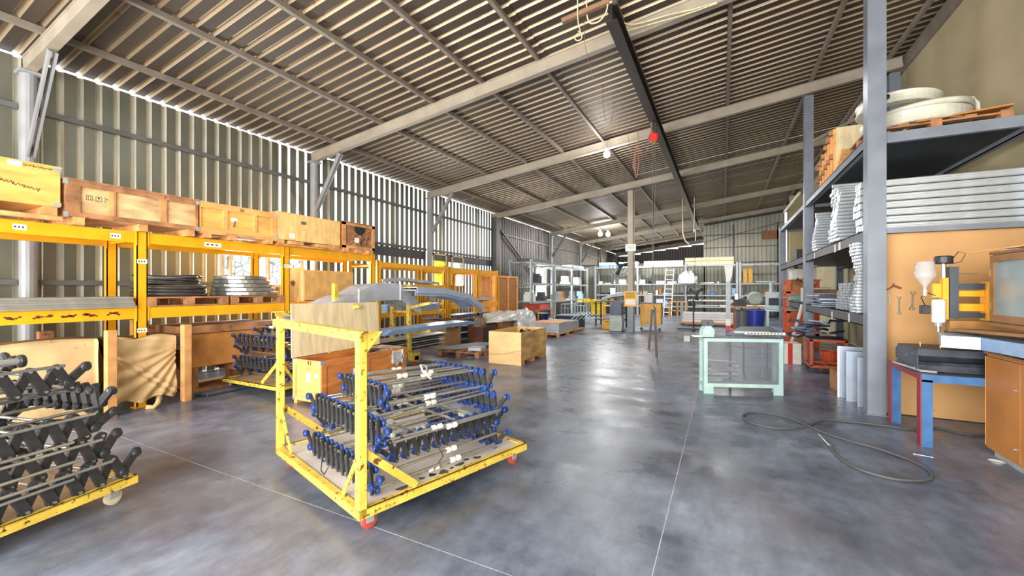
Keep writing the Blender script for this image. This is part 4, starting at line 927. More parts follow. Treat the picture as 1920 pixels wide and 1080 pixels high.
t = thing('machine_casing', 'dusty black sheet metal machine casing with rounded end plate on the blue bench', 'casing', (1.7, 5.42, .70))
mb = MB(); poly = [(.0, .02), (.0, .13), (.03, .2), (.1, .22), (.5, .2), (.56, .16), (.56, .05), (.5, .0), (.06, 0)]
mb.prism([(a, b) for a, b in poly], .012, (0, .0, 0), (0, 1, 0), (0, 0, 1), (1, 0, 0)); mb.obj('end_plate', BOXM, t)
BX(.0125, .75, .02, .54, .15, .215).obj('top_cover', BOXM, t); BX(.0125, .75, .3, .54, .0, .148).obj('rear_body', DARKJ, t)
MB().prism([(.02, 0), (.22, 0), (.2, .05), (.16, .08), (.04, .09), (.02, .06)], .74, (.0125, .0, .0), (0, 1, 0), (0, 0, 1), (1, 0, 0)).obj('lower_roll', DARKJ, t)
mb = MB().lathe((.55, .05, .09), [(0.03, -.02), (.06, -.02), (.06, .02), (.03, .02), (.03, -.02)], 18, 'x'); mb.obj('pulley', BOXM, t)
for k, (y, z) in enumerate(((.05, .03), (.5, .05), (.1, .16), (.25, .12))): MB().cyl((-.006, y, z), (.0, y, z), .008, 8).obj('bolt', CHR, t)
for (x, y) in ((.12, .3), (.22, .15), (.4, .3), (.45, .3)): MB().cyl((x, y, .215), (x, y, .255), .005, 6).obj('stud', mat('brass', rgb(190, 150, 80), .3, .8), t)
mb = MB(); mb.tube([(1.66, 5.9, .71), (1.68, 5.6, .715), (1.72, 5.38, .71), (1.82, 5.34, .712)], .012, 6); tag(mb.obj('metal_strip', ALU), 'bright metal strip lying along the bench edge before the black casing', 'strip')
# filling machine: yellow and charcoal head with bottle hopper
YM = mat('machine_yellow', rgb(240, 170, 40), .4, .1, .06, 6); CM = mat('machine_charcoal', rgb(72, 78, 88), .45, .3, .1, 6)
t = thing('dosing_machine', 'yellow and charcoal linear slide machine with upturned clear bottle hopper by the tan board', 'machine', (2.05, 5.7, 0))
BX(-.075, -.03, -.03, .05, 1.2, 1.62).obj('slide_plate', YM, t, bevel=.003)
BX(-.02, .045, -.02, .08, 1.21, 1.73).obj('column', CM, t)
BX(.05, .24, .0, .05, 1.5, 1.56).obj('guide_rail', CM, t); BX(.05, .24, .0, .05, 1.22, 1.27).obj('guide_rail', CM, t)
for (a, b) in ((1.43, 1.49), (1.285, 1.36)): BX(.05, .24, .015, .05, a, b).obj('yellow_rail', YM, t, bevel=.004)
BX(.24, .33, -.04, .1, 1.195, 1.575).obj('end_block', YM, t, bevel=.003)
BX(-.14, -.076, .0, .06, 1.42, 1.56).obj('bracket_arm', YM, t); BX(-.13, -.076, .0, .06, 1.28, 1.4).obj('bracket_arm', YM, t)
mb = MB(); mb.lathe((-.06, .0, 1.76), [(0, 0), (.06, 0), (.07, .01), (.07, .07), (.06, .08), (0, .08)], 20); mb.obj('motor_cap', BLK, t)
MB().cyl((-.06, 0, 1.62), (-.06, 0, 1.76), .02, 12).obj('shaft', CHR, t)
mb = MB(); mb.lathe((-.21, -.03, 1.5), [(.012, 0), (.014, .03), (.075, .12), (.08, .13), (.082, .2), (.076, .205), (.08, .24), (.074, .245), (.076, .28), (.05, .29)], 22)
mb.obj('bottle_hopper', glass('clear_bottle', (.62, .64, .64), .5, .15), t, smooth=True)
MB().cyl((-.21, -.03, 1.44), (-.21, -.03, 1.5), .02, 10).obj('bottle_neck', CHR, t)
mb = MB(); mb.lathe((-.11, -.04, 1.17), [(0, 0), (.05, 0), (.052, .02), (.052, .2), (.05, .23), (0, .23)], 20); mb.obj('white_canister', WHT, t, smooth=True)
mb = MB(); mb.lathe((-.11, -.04, 1.13), [(0, 0), (.03, 0), (.035, .04), (0, .04)], 14); mb.obj('canister_cap', ALU, t); MB().cyl((-.11, -.04, 1.08), (-.11, -.04, 1.13), .016, 10).obj('nozzle', CHR, t)
BX(-.235, -.165, -.03, .04, 1.25, 1.34).obj('control_box', BLK, t, bevel=.006)
mb = MB(); mb.tube([(-.2, 0, 1.34), (-.23, 0, 1.42), (-.19, .0, 1.47), (-.12, 0, 1.44)], .005, 5); mb.tube([(0, 0, 1.8), (.05, 0, 1.88), (.1, 0, 1.86), (.07, 0, 1.78), (.0, 0, 1.76)], .004, 5); mb.obj('wiring', BLK, t)
MB().cyl((.05, .02, 1.66), (.2, .03, 1.655), .004, 6).obj('rod', CHR, t)
BX(-.02, .3, -.02, .08, 1.08, 1.19).obj('foot_casting', mat('brass_casting', rgb(176, 130, 70), .5, .3), t); BX(-.02, .3, -.02, .1, .92, 1.08).obj('pedestal', CM, t)
# cabinets at the right edge
t = thing('base_cabinet', 'brown wooden base cabinet with small metal knobs at the right edge', 'cabinet', (2.12, 5.3, 0))
BX(.02, .7, -2.0, 0, .07, .92).obj('body', CABW, t); BX(.06, .7, -2.0, -.02, 0, .07).obj('plinth', mat('pale_plinth', rgb(150, 152, 156), .6), t)
for k in range(4):
    d = BX(0, .019, -.02-.5*(k+1)+.008, -.02-.5*k, .09, .9).obj('door', CABW, t, bevel=.002)
    for z in (.68, .2): MB().cyl((-.02, -.02-.5*(k+1)+.06, z), (0, -.02-.5*(k+1)+.06, z), .01, 10).obj('knob', CHR, d)
    BX(-.0015, .0, -.03, -.022, .1, .9).obj('edge_strip', ORL, d) if k == 0 else None
BX(-.0, .72, -2.0, .01, .92, .94).obj('worktop', CABF, t)
t = thing('wall_cabinet', 'brown framed cabinet with a frosted glass door above the base cabinet', 'cabinet', (2.2, 5.4, 1.2))
BX(.02, .5, -1.9, 0, .0, .62).obj('body', CABF, t); BX(.0, .52, -1.92, .02, .62, .645).obj('top_board', CABF, t); BX(-.02, .52, -1.9, .02, -.03, 0).obj('bottom_board', CABF, t)
for k in range(3):
    y1 = -.01-.62*k; y0 = y1-.6
    mb = MB()
    for (a, b, c, d) in ((y0, y1, .01, .07), (y0, y1, .55, .61), (y0, y0+.06, .07, .55), (y1-.06, y1, .07, .55)): mb.box(-.006, .019, a, b, c, d)
    dr = mb.obj('door', CABF, t); BX(.004, .008, y0+.06, y1-.06, .07, .55).obj('frosted_pane', mat('frosted_glass', rgb(128, 144, 148), .22, .1, .12, 2), dr)
    for z in (.15, .45): BX(-.012, -.006, y1-.012, y1+.0, z-.03, z+.03).obj('hinge', mat('brass', rgb(190, 150, 80), .3, .8), dr)
o = BX(0, .35, -.7, 0, 0, .012).obj('white_sheet', WHT, None, loc=(2.25, 5.35, 1.85), rot=(.02, .03, .05)); tag(o, 'thin white sheet lying on top of the framed cabinet', 'sheet')
o = BX(0, .4, -.6, 0, 0, .006).obj('black_film', DARKJ, None, loc=(2.27, 5.42, 1.868), rot=(0, .02, -.06)); tag(o, 'crumpled black film on the white sheet over the cabinet', 'film')
o = MB().beam((0, 0, 0), (.02, -.9, .0), .02, .012).obj('thin_batten', ORL, None, loc=(2.13, 5.6, 1.853)); tag(o, 'thin wooden batten sticking out past the cabinet top', 'batten')
o = BX(0, .18, 0, .9, 0, .025).obj('brown_plank', CABF, None, loc=(2.08, 4.6, 1.13), rot=(-.035, 0, .12)); tag(o, 'brown plank sagging under the framed cabinet', 'plank')
# blue-white sheet metal tray in front of the cabinet top
SM = mat('film_covered_sheet_metal', rgb(146, 172, 204), .3, .4, .12, 8, .03)
mb = MB(); mb.prism([(0, .05), (.12, .16), (.5, .16), (.42, .05), (.62, .05), (.72, -.2), (.42, -.2), (.12, -.08)], .006, (0, 0, .06), (1, 0, 0), (0, 1, 0), (0, 0, 1))
mb = MB()
P_ = [(1.76, 5.08), (1.86, 5.42), (2.12, 5.45), (2.45, 5.1), (2.55, 4.3), (2.06, 4.3), (1.98, 5.0)]
mb.prism([(a-1.76, b-5.08) for a, b in P_], .005, (0, 0, .02), (1, 0, 0), (0, 1, 0), (0, 0, 1))
for (a, b) in ((0, 6), (6, 5), (0, 1)):
    p, q = P_[a], P_[b]; mb.beam((p[0]-1.76, p[1]-5.08, -.03), (q[0]-1.76, q[1]-5.08, -.03), .005, .1)
o = mb.obj('sheet_metal_tray', SM, None, loc=(1.76, 5.08, 1.06)); tag(o, 'angular blue-filmed sheet metal tray jutting over the cabinet corner', 'tray')
# guarded machine frame in mid floor
t = thing('glazed_guard_frame', 'pale mint steel guard frame with clear panel and metal strips inside, standing on the floor', 'frame', (-.24, 6.56, 0), math.atan2(.37, 1.0))
W_, D_, H_ = 1.07, .22, .8; b = .05
for (x, y) in ((0, 0), (W_-b, 0), (0, D_-b), (W_-b, D_-b)): BX(x, x+b, y, y+b, 0, H_).obj('post', MINT, t)
for z in (.1, H_-b):
    for y in (0, D_-b): BX(b, W_-b, y, y+b, z, z+b).obj('rail', MINT, t)
    for x in (0, W_-b): BX(x, x+b, b, D_-b, z, z+b).obj('rail', MINT, t)
for x in (0, W_-.13): BX(x, x+.13, -.004, 0, .0, .1).obj('foot_plate', MINT, t); MB().cyl((x+.1, .1, 0), (x+.1, .1, .02), .03, 10).obj('foot_pad', WHT, t)
BX(b, W_-b, .02, .026, .15, H_-b).obj('clear_panel', glass('clear_acrylic', (.2, .22, .25), .3, .1), t)
BX(.02, W_-.02, .03, D_-.03, .1, .115).obj('floor_tray', DGREY, t)
for k, (x0, y0, x1, y1, z0, z1) in enumerate(((.07, .08, .48, .09, .46, .44), (.07, .1, .47, .1, .42, .35), (.1, .13, .5, .08, .3, .38), (.07, .15, .5, .15, .24, .24), (.07, .17, .52, .17, .31, .3))):
    MB().beam((x0, y0, z0), (x1, y1, z1), .09, .03).obj('loose_strip', ALU, t)
MB().beam((.28, .06, .17), (.98, .08, .16), .06, .05).obj('long_strip', ALU, t); MB().beam((.06, .06, .15), (.5, .05, .15), .04, .03).obj('long_strip', ALUW, t)
for (x, a, c) in ((.86, .5, .68), (.86, .22, .46)): BX(x, x+.02, .17, .18, a, c).obj('light_slot', ALU, t)
BX(-.01, W_+.01, -.01, D_+.01, H_, H_+.008).obj('top_sheet', DGREY, t)
t = thing('tapered_table', 'low dark grey table with a top tapering away behind the guard frame', 'table', (0, 0, 0))
mb = MB(); mb.prism([(.04, 6.98), (.86, 7.25), (.76, 8.86), (.29, 8.62)], .015, (0, 0, .81), (1, 0, 0), (0, 1, 0), (0, 0, 1)); mb.obj('table_top', mat('grey_board_top', rgb(98, 98, 102), .5), t)
for (x, y) in ((.1, 7.08), (.8, 7.35), (.72, 8.75), (.34, 8.58)): BX(x-.015, x+.015, y-.015, y+.015, 0, .81).obj('leg', DGREY, t)
t = thing('perforated_channel', 'white channel with a row of dark slots on top of the guard frame', 'channel', (.3, 7.1, .827), math.atan2(.3, 1.0))
BX(0, .55, 0, .05, 0, .03).obj('channel', TAPE, t)
for k in range(11): BX(.03+.045*k, .06+.045*k, -.002, 0, .008, .022).obj('slot', INK, t)
t = BX(0, .5, 0, .05, .0, .03).obj('white_strip', MINT, None, loc=(.16, 7.2, .828), rot=(0, 0, .3)); tag(t, 'plain pale strip lying behind the slotted white channel', 'strip')
t = thing('bench_grinder', 'small mint bench grinder at the left corner of the guard frame top', 'grinder', (-.26, 6.6, .81), .4)
mb = MB(); mb.prism([(0, 0), (.16, 0), (.17, .1), (.12, .16), (.05, .16), (.01, .1)], .14, (0, 0, 0), (1, 0, 0), (0, 0, 1), (0, 1, 0)); mb.obj('body', MINT, t)
mb = MB(); mb.lathe((.05, .06, .2), [(0, -.02), (.05, -.02), (.05, .02), (0, .02)], 14, 'y'); mb.obj('wheel', GIRT, t); mb = MB(); mb.lathe((.13, .06, .2), [(0, -.02), (.05, -.02), (.05, .02), (0, .02)], 14, 'y'); mb.obj('wheel', GIRT, t)
BX(-.12, .02, .0, .1, 0, .02).obj('rest', TAPE, t); BX(.05, .1, -.002, 0, .05, .09).obj('label_plate', PAPER, t)
# things beneath the decks
t = BX(0, .04, 0, 1, 0, 1).obj('leaning_plank', TAPE, None); me = MB().beam((0, 0, 0), (.28, .1, 1.16), .07, .03).mesh('leaning_plank', mat('pale_plank', rgb(206, 196, 196), .5)); t.data = me; t.location = (1.28, 10.9, .012)
tag(t, 'long pale plank leaning against the mezzanine post', 'plank')
t = thing('red_cart', 'rusty red steel cart under the lower deck heaped with black parts', 'cart', (1.4, 9.05, 0))
for (x, y) in ((0, 0), (.5, 0), (0, .55), (.5, .55)): BX(x, x+.045, y, y+.045, .12, .6).obj('post', ORG, t)
for z in (.1, .57): BX(0, .545, 0, .045, z, z+.04).obj('rail', ORG, t); BX(0, .545, .55, .595, z, z+.04).obj('rail', ORG, t); BX(0, .045, .045, .55, z, z+.04).obj('rail', ORG, t); BX(.5, .545, .045, .55, z, z+.04).obj('rail', ORG, t)
BX(0, .545, 0, .6, .605, .62).obj('top_plate', DARKJ, t); BX(.02, .52, .02, .58, .09, .1).obj('shelf_plate', DGREY, t)
for (x, y) in ((.05, .06), (.48, .06), (.05, .54), (.48, .54)): mb = MB(); mb.lathe((x, y, .045), [(0, -.015), (.045, -.015), (.045, .015), (0, .015)], 12, 'y'); mb.obj('wheel', DARKJ, t)
random.seed(31)
for k in range(14):
    x = 1.38+random.uniform(0, .55); y = 9.1+random.uniform(0, .5); z = .65+.018*k
    mb = MB()
    if k % 2: mb.tube([(0, 0, 0), (.12, .08, .03), (.26, .05, -.0), (.33, -.08, .02), (.2, -.14, .03)], random.uniform(.012, .022), 6)
    else: mb.prism([(0, 0), (.28, .03), (.33, .12), (.1, .16), (-.04, .08)], .02, (0, 0, 0), (1, 0, 0), (0, 1, 0), (0, 0, 1))
    o = mb.obj('black_part', DARKJ if k % 4 else ALUB, None, loc=(x-.1, y, z), rot=(random.uniform(-.15, .15), random.uniform(-.15, .15), random.uniform(0, 6))); tag(o, 'black moulded part in the heap on the red cart', 'part', 'black parts heaped on the red cart')
GP = mat('grey_blue_panel', rgb(140, 152, 168), .4, .3, .08, 5)
for k, (x, y, w, h, lb) in enumerate(((1.56, 6.72, .4, .62, 'nearest grey-blue sheet metal door leaning beside the front post'), (1.5, 6.98, .45, .66, 'second grey-blue door behind the nearest one'), (1.45, 7.2, .5, .7, 'pale-edged grey panel furthest back of the leaning three'))):
    t = thing('leaning_metal_sheet', lb, 'panel', (x, y, 0), -.1)
    BX(0, w, 0, .03, 0, h).obj('sheet', GP, t); BX(-.02, 0, -.01, .035, 0, h).obj('edge_fold', GP if k < 2 else TAPE, t); BX(-.02, w, -.01, .035, h, h+.012).obj('top_fold', GP, t)
carton('open brown carton with spray cans behind the leaning grey panels', 1.5, 7.45, 0, .35, .4, .3, .1, CARD, True)
for k, (x, y, c, lb) in enumerate(((1.62, 7.6, ORG, 'orange can standing in the brown carton'), (1.72, 7.7, BENCHB, 'blue can standing in the brown carton'), (1.58, 7.75, WHT, 'white can standing in the brown carton'))):
    mb = MB(); mb.lathe((x, y, .01), [(0, 0), (.045, 0), (.045, .36), (.03, .4), (.02, .43), (0, .43)], 14); tag(mb.obj('spray_can', c), lb, 'can')
for k, (x, y, z, c, lb) in enumerate(((1.85, 9.9, 0, ORG, 'orange bucket on the floor behind the red cart'), (2.2, 9.4, 0, WHT, 'white bucket on the floor behind the red cart'))):
    mb = MB(); mb.lathe((x, y, z), [(0, 0), (.12, 0), (.15, .3), (.155, .3), (.155, .31), (.145, .31), (.115, .01), (0, .01)], 18); tag(mb.obj('bucket', c), lb, 'bucket')
# hose, rod and saucer on the floor
hp = [fl(u, v, .012) for u, v in ((1905, 812), (1850, 818), (1800, 813), (1760, 800), (1720, 806), (1690, 803), (1650, 797), (1600, 791), (1560, 787), (1540, 788), (1526, 793), (1516, 799), (1500, 802), (1478, 804), (1450, 803), (1420, 797), (1400, 790), (1391, 781), (1398, 775), (1420, 773), (1450, 776), (1480, 784), (1510, 796), (1530, 806), (1560, 817), (1600, 829), (1640, 839), (1690, 856), (1730, 873), (1750, 889), (1745, 899), (1715, 902), (1670, 898), (1620, 884), (1590, 870), (1570, 856), (1560, 842), (1552, 832), (1540, 820))]
def smooth_path(p, it=2):
    for _ in range(it):
        q = [p[0]]
        for a, b in zip(p, p[1:]): q += [a*.75+b*.25, a*.25+b*.75]
        p = q+[p[-1]]
    return p
t = thing('air_hose', 'grey rubber air hose looping over the concrete floor to the right', 'hose', (0, 0, 0))
MB().tube(smooth_path(hp), .011, 7).obj('hose', CORD, t, smooth=True)
p0, p1 = fl(1536, 815, .014), fl(1556, 836, .014); MB().cyl(p0, p1, .014, 10).obj('coupling', CHR, t)
a, b = fl(1712, 851, .006), fl(1750, 858, .006); tag(MB().cyl(a, b, .006, 8).obj('metal_rod', CHR), 'short bright metal rod lying on the floor beside the hose', 'rod')
c = fl(1869, 868, 0); mb = MB(); mb.lathe((c[0], c[1], 0), [(0, 0), (.03, 0), (.055, .014), (.05, .014), (.028, .004), (0, .004)], 20); tag(mb.obj('saucer', WHT), 'small white saucer on the floor at the foot of the base cabinet', 'dish')
a = fl(1617, 762, .0); o = BX(-.05, .05, -.02, .02, 0, .012).obj('white_chip', WHT, None, loc=a); tag(o, 'small white chip on the floor before the front post', 'scrap')
# hoist, slings, bulbs, wires
t = thing('chain_hoist', 'red and black chain hoist hanging from the dark rail', 'hoist', (-1.31, 9.2, 5.05))
BX(-.05, -.02, -.08, .0, -.25, .0).obj('hanger_plate', mat('brown_steel', rgb(130, 100, 76), .6), t); BX(.02, .05, -.02, .06, -.25, .0).obj('trolley_plate', BLK, t)
mb = MB(); mb.lathe((0, 0, -.3), [(0, -.06), (.07, -.06), (.1, -.04), (.1, .04), (.07, .06), (0, .06)], 18, 'y'); mb.obj('red_housing', RED, t)
mb = MB(); mb.lathe((0, .1, -.24), [(0, -.05), (.06, -.05), (.06, .05), (0, .05)], 14, 'y'); mb.obj('motor', BLK, t)
BX(-.04, .05, -.05, .05, -.45, -.38).obj('hook_block', mat('brass', rgb(190, 150, 80), .3, .8), t)
MB().tube([(-.02, 0, -.44), (-.03, 0, -2.5), (-.02, 0, -3.9)], .0045, 5).obj('chain', GIRT, t); MB().tube([(.02, 0, -.44), (.04, 0, -1.2), (.0, 0, -2.2), (-.01, 0, -3.9)], .0045, 5).obj('chain', GIRT, t)
MB().tube([(0, 0, -3.9), (.03, 0, -3.96), (0, 0, -4.02), (-.04, 0, -3.98)], .012, 6).obj('lifting_ring', BLK, t)
for dx, z0, z1 in ((-.1, -3.98, -4.82), (.06, -3.98, -4.99)):
    MB().beam((dx*.3, 0, z0), (dx, 0, z1), .05, .018, (0, 1, 0)).obj('sling', DARKJ, t); MB().tube([(dx, 0, z1), (dx+.02, 0, z1-.04), (dx, 0, z1-.06)], .008, 5).obj('hook', BLK, t)
def bulb(label, loc, r, e, drop):
    t = thing('light_bulb', label, 'lamp', loc)
    mb = MB(); mb.lathe((0, 0, 0), [(0, -r), (r*.5, -r*.87), (r*.87, -r*.5), (r, 0), (r*.87, r*.5), (r*.5, r*.95), (r*.35, r*1.4), (0, r*1.4)], 16); mb.obj('glass_bulb', emis('glowing_bulb_%d' % int(e), (1, .98, .92), e), t, smooth=True)
    MB().cyl((0, 0, r*1.3), (0, 0, r*2), r*.36, 10).obj('socket', WHT, t); MB().cyl((0, 0, r*2), (0, 0, zr(loc[0])-loc[2]), .004, 5).obj('cord', BLK, t)
    l = bpy.data.lights.new('bulb_light', 'POINT'); l.energy = e*2.2; l.shadow_soft_size = .12; lo = bpy.data.objects.new('bulb_light', l); COL.objects.link(lo); lo.location = Vector(loc)-Vector((0, 0, .2))
bulb('lit bulb hanging under the third rafter', (-2.62, 10.4, 4.93), .085, 40, .28)
bulb('left of the two bright bulbs far back under the roof', (-6.0, 22.4, 4.56), .12, 60, .4)
bulb('right of the two bright bulbs far back under the roof', (-5.55, 22.3, 4.5), .12, 60, .42)
def wire(label, pts, r=.006, m=None, cat='cable'):
    p0 = Vector(pts[0])
    if 'draped' not in label and 'stretched' not in label: pts = [Vector((p0.x, p0.y, zr(p0.x)+.005)), Vector((p0.x, p0.y, zr(p0.x)-.03))]+list(pts)
    o = MB().tube(smooth_path([Vector(p) for p in pts]), r, 5).obj('hanging_wire', m or mat('copper_wire', rgb(140, 84, 64), .5), None, smooth=True); tag(o, label, cat)
CW = mat('cream_cable', rgb(222, 206, 160), .5)
wire('thin reddish wire hanging from the rafter nearest the camera', [ay(1095, 75, 5.6), ay(1100, 100, 5.6), ay(1112, 150, 5.6)], .004)
wire('cream cable coiled in a ring below the roof near the rail end', [ay(1083, 45, 5.3), ay(1090, 60, 5.3), ay(1078, 66, 5.3), ay(1078, 76, 5.3), ay(1090, 76, 5.3), ay(1092, 62, 5.3), ay(1084, 58, 5.3)], .008, CW)
wire('cream cable draped along the second rafter right of the rail', [ay(1165, 35, 6.2), ay(1172, 46, 6.2), ay(1200, 45, 6.2), ay(1250, 28, 6.2), ay(1300, 18, 6.2), ay(1345, 4, 6.2)], .01, CW)
wire('second cream cable stretched just under the first along the rafter', [ay(1168, 60, 6.2), ay(1230, 42, 6.2), ay(1290, 26, 6.2), ay(1345, 6, 6.2)], .008, CW)
wire('cream cable rising to the roof at the rail end', [ay(1100, 45, 5.4), ay(1122, 43, 5.4), ay(1137, 25, 5.4), ay(1141, 0, 5.4)], .01, CW)
o = BX(-.03, .03, 0, .08, 0, .1).obj('bracket_bar', mat('brown_steel', rgb(130, 100, 76), .6), None, loc=(-1.95, 5.3, 5.15)); o.data = MB().beam((0, 0, 0), (.62, .1, .14), .06, .06).mesh('bracket_bar', mat('brown_steel', rgb(130, 100, 76), .6)); tag(o, 'short brown bar sticking out from the end of the rail', 'bar')
wire('reddish wire loop hanging left of the bulb', [ay(1129, 140, 8), ay(1130, 190, 8), ay(1135, 228, 8)], .005)
wire('reddish wire bunch hanging from the roof above the bulb', [ay(1149, 182, 9), ay(1150, 205, 9), ay(1145, 232, 9)], .005)
wire('bunch of reddish wire hanging in long loops left of the hoist', [ay(1196, 260, 10.6), ay(1190, 300, 10.6), ay(1192, 345, 10.6), ay(1199, 300, 10.6), ay(1196, 262, 10.6), ay(1186, 310, 10.6), ay(1190, 320, 10.6)], .008)
wire('thin cable looping from the wire bunch to the hoist', [ay(1196, 262, 10.4), ay(1201, 288, 10.4), ay(1208, 298, 10.4), ay(1214, 280, 10.4), ay(1218, 262, 10.0)], .006)
wire('thin cable hanging from the third rafter left of the wire bunch', [ay(1176, 232, 10.2), ay(1178, 260, 10.2), ay(1185, 298, 10.2)], .005)
wire('long dark cable hanging far back left of the column ladder', [ay(1225, 402, 18), ay(1226, 480, 18), ay(1223, 540, 18)], .01, BLACKI)
wire('dark cable hanging far back near the pedestal fan', [ay(1303, 470, 20), ay(1303, 545, 20)], .01, BLACKI)
wire('white cable hanging in a bend under the far roof', [ay(1280, 410, 19), ay(1280, 440, 19), ay(1285, 452, 19), ay(1292, 458, 19)], .025, CW)
wire('pair of pale cables hanging from the far end of the rail', [ay(1302, 415, 20), ay(1300, 440, 20), ay(1304, 425, 20), ay(1304, 452, 20)], .02, TAPE)
# ---------------------------------------------------------------- far half of the hall
GR = mat('pale_grey_rack', rgb(170, 176, 178), .5, .2, .1, 4); SC = mat('slate_shelf', rgb(92, 104, 122), .5, .2, .12, 5)
rack('shelf_rack', 'pale grey shelf rack with cluttered levels along the far left wall', [15.3, 17.8, 20.4, 23.1], [(2.65, .1), (1.78, .08), (1.0, .08)], -6.9, -7.9, 2.75, .12, None, GR)
rack('shelf_rack', 'long grey shelf rack across the low corrugated wall at the far end', [0, 2.6, 5.3, 7.9], [(2.9, .08), (1.85, .07), (1.2, .07), (.55, .08)], 0, -.9, 3.0, .14, None, GR)
t = bpy.data.objects['shelf_rack.001']; t.location = (-7.2, 25.7, 0); t.rotation_euler = (0, 0, -PI/2)   # local y -> +x, local x -> -y : front faces the camera
for lv, m_ in ((1.2, SC), (.55, SC), (1.85, SC), (2.9, GR)): BX(-.9, -.03, .07, 7.85, lv-.03, lv-.005).obj('shelf_plate', m_, t)
rack('shelf_rack', 'short grey shelf rack in the far right corner', [0, 2.2], [(2.9, .08), (1.85, .07), (1.2, .07), (.55, .08)], 0, -.9, 3.0, .14, None, GR)
t = bpy.data.objects['shelf_rack.002']; t.location = (.85, 25.7, 0); t.rotation_euler = (0, 0, -PI/2)
for lv in (1.2, .55, 1.85): BX(-.9, -.03, .07, 2.13, lv-.03, lv-.005).obj('shelf_plate', SC, t)
random.seed(77)
YS = 25.75
cols = [(TAPE, 'white'), (ALU, 'bright'), (ALUW, 'pale grey'), (DARKJ, 'black'), (CARD, 'brown'), (ALUB, 'pale blue'), (DGREY, 'charcoal')]
# named items first
for k in range(3):
    o = BX(0, 2.5, 0, .5, 0, .1).obj('cream_board_stack', mat('cream_boards', rgb(232, 214, 176), .6), None, loc=(-1.95, YS+.1, 2.91+.22*k)) if k < 2 else None
    if o: tag(o, ('lower', 'upper')[k]+' of two long cream crates on the top shelf at the far wall', 'crate'); BX(0, 2.5, -.01, 0, -.0, .2).obj('side_board', mat('cream_boards', rgb(232, 214, 176), .6), o)
o = BX(0, 2.2, 0, .5, 0, .3).obj('white_wrapped_pack', TAPE, None, loc=(-4.25, YS+.1, 2.91)); tag(o, 'long white wrapped pack on the top shelf left of the cream crates', 'pack')
o = BX(0, 2.4, 0, .5, 0, .14).obj('blue_film_pack', ALUB, None, loc=(-7.0, YS+.1, 2.91)); tag(o, 'long blue-filmed pack at the left end of the top shelf', 'pack'); BX(0, 2.4, 0, .5, .14, .3).obj('white_top', TAPE, o)
for (x, lb) in ((1.0, 'left'), (1.25, 'right')):
    mb = MB(); mb.box(0, .2, 0, .2, 0, .9); mb.box(.02, .18, -.01, 0, .05, .85); o = mb.obj('yellow_canister', mat('amber_canister', rgb(214, 160, 40), .3), None, loc=(x, YS+.2, 1.86)); tag(o, '%s of two amber canisters on the far right shelf' % lb, 'canister')
for lv in (.55, 1.2, 1.85):
    x = -7.0
    while x < 2.9:
        if .55 < x < .95: x = 1.6 if lv == 1.85 else 1.0
        w = random.uniform(.12, .55); h = random.uniform(.06, .42) if lv < 1.8 else random.uniform(.05, .3); m_, cn = random.choice(cols[:4] if lv > 1.5 else cols); k = random.random()
        if x+w > 2.95: break
        nm, lbn = ('storage_box', 'box') if k < .4 else (('metal_tube', 'tube') if k < .7 else ('machine_part', 'part'))
        if k < .4:
            mb = MB(); mb.box(0, w, 0, .4, 0, h); mb.box(-.01, w+.01, -.01, .41, h, h+.02)
        elif k < .7:
            w *= 2.2; w = min(w, 2.95-x); mb = MB()
            if x < .6 and x+w > .8: w = max(.2, .6-x)
            r = random.uniform(.03, .06); mb.cyl((0, r, r), (w, r, r), r, 8)
        else:
            mb = MB(); mb.lathe((w/2, .2, 0), [(0, 0), (w*.35, 0), (w*.4, h*.3), (w*.22, h*.5), (w*.3, h*.8), (w*.12, h), (0, h)], 10)
        o = mb.obj(nm, m_, None, loc=(x, YS+.05, lv)); tag(o, '%s %s among the clutter on the %s shelf of the far rack' % (cn, lbn, {.55: 'lowest', 1.2: 'middle', 1.85: 'upper'}[lv]), lbn, 'clutter on the %s far shelf' % {.55: 'lowest', 1.2: 'middle', 1.85: 'upper'}[lv])
        x += w+random.uniform(.02, .25)
heap('white_scrap', 'heap of white curls hanging over the far shelf right of the ladder', 'scrap', (-1.75, 25.6, 1.86), .45, .25, .5, TAPE, 41, rough=.5)
# clutter on the far left rack
for k in range(12):
    y = 15.5+.62*k; lv = (1.0, 1.78, 1.0)[k % 3]; m_, cn = cols[(k*3) % 7]; w = random.uniform(.2, .5)
    if min(abs(y-q) for q in (17.8, 20.4)) < .5: continue
    mb = MB(); mb.box(0, .4, 0, w, 0, random.uniform(.1, .35)); mb.box(.05, .35, .03, w-.03, .1, .4); o = mb.obj('storage_box', m_, None, loc=(-7.4, y, lv+.002)); tag(o, cn+' box on the %s level of the far left grey rack, %s end' % ('upper' if lv > 1.5 else 'lower', ('near', 'near', 'middle', 'middle', 'far')[k*5//12]), 'box', 'boxes on the far left rack')
for k in range(2):
    mb = MB()
    mb.box(0, .6, 0, 2.0, 0, .12); mb.box(.0, .6, 0, 2.0, .12, .14); o = mb.obj('grey_tray_bundle', ALUW if k else DGREY, None, loc=(-7.6, 15.5+5.1*k, 2.66)); tag(o, ('dark tray bundle on top of the near end of the far left rack', 'pale slatted bundle on top of the far end of the far left rack')[k], 'bundle')
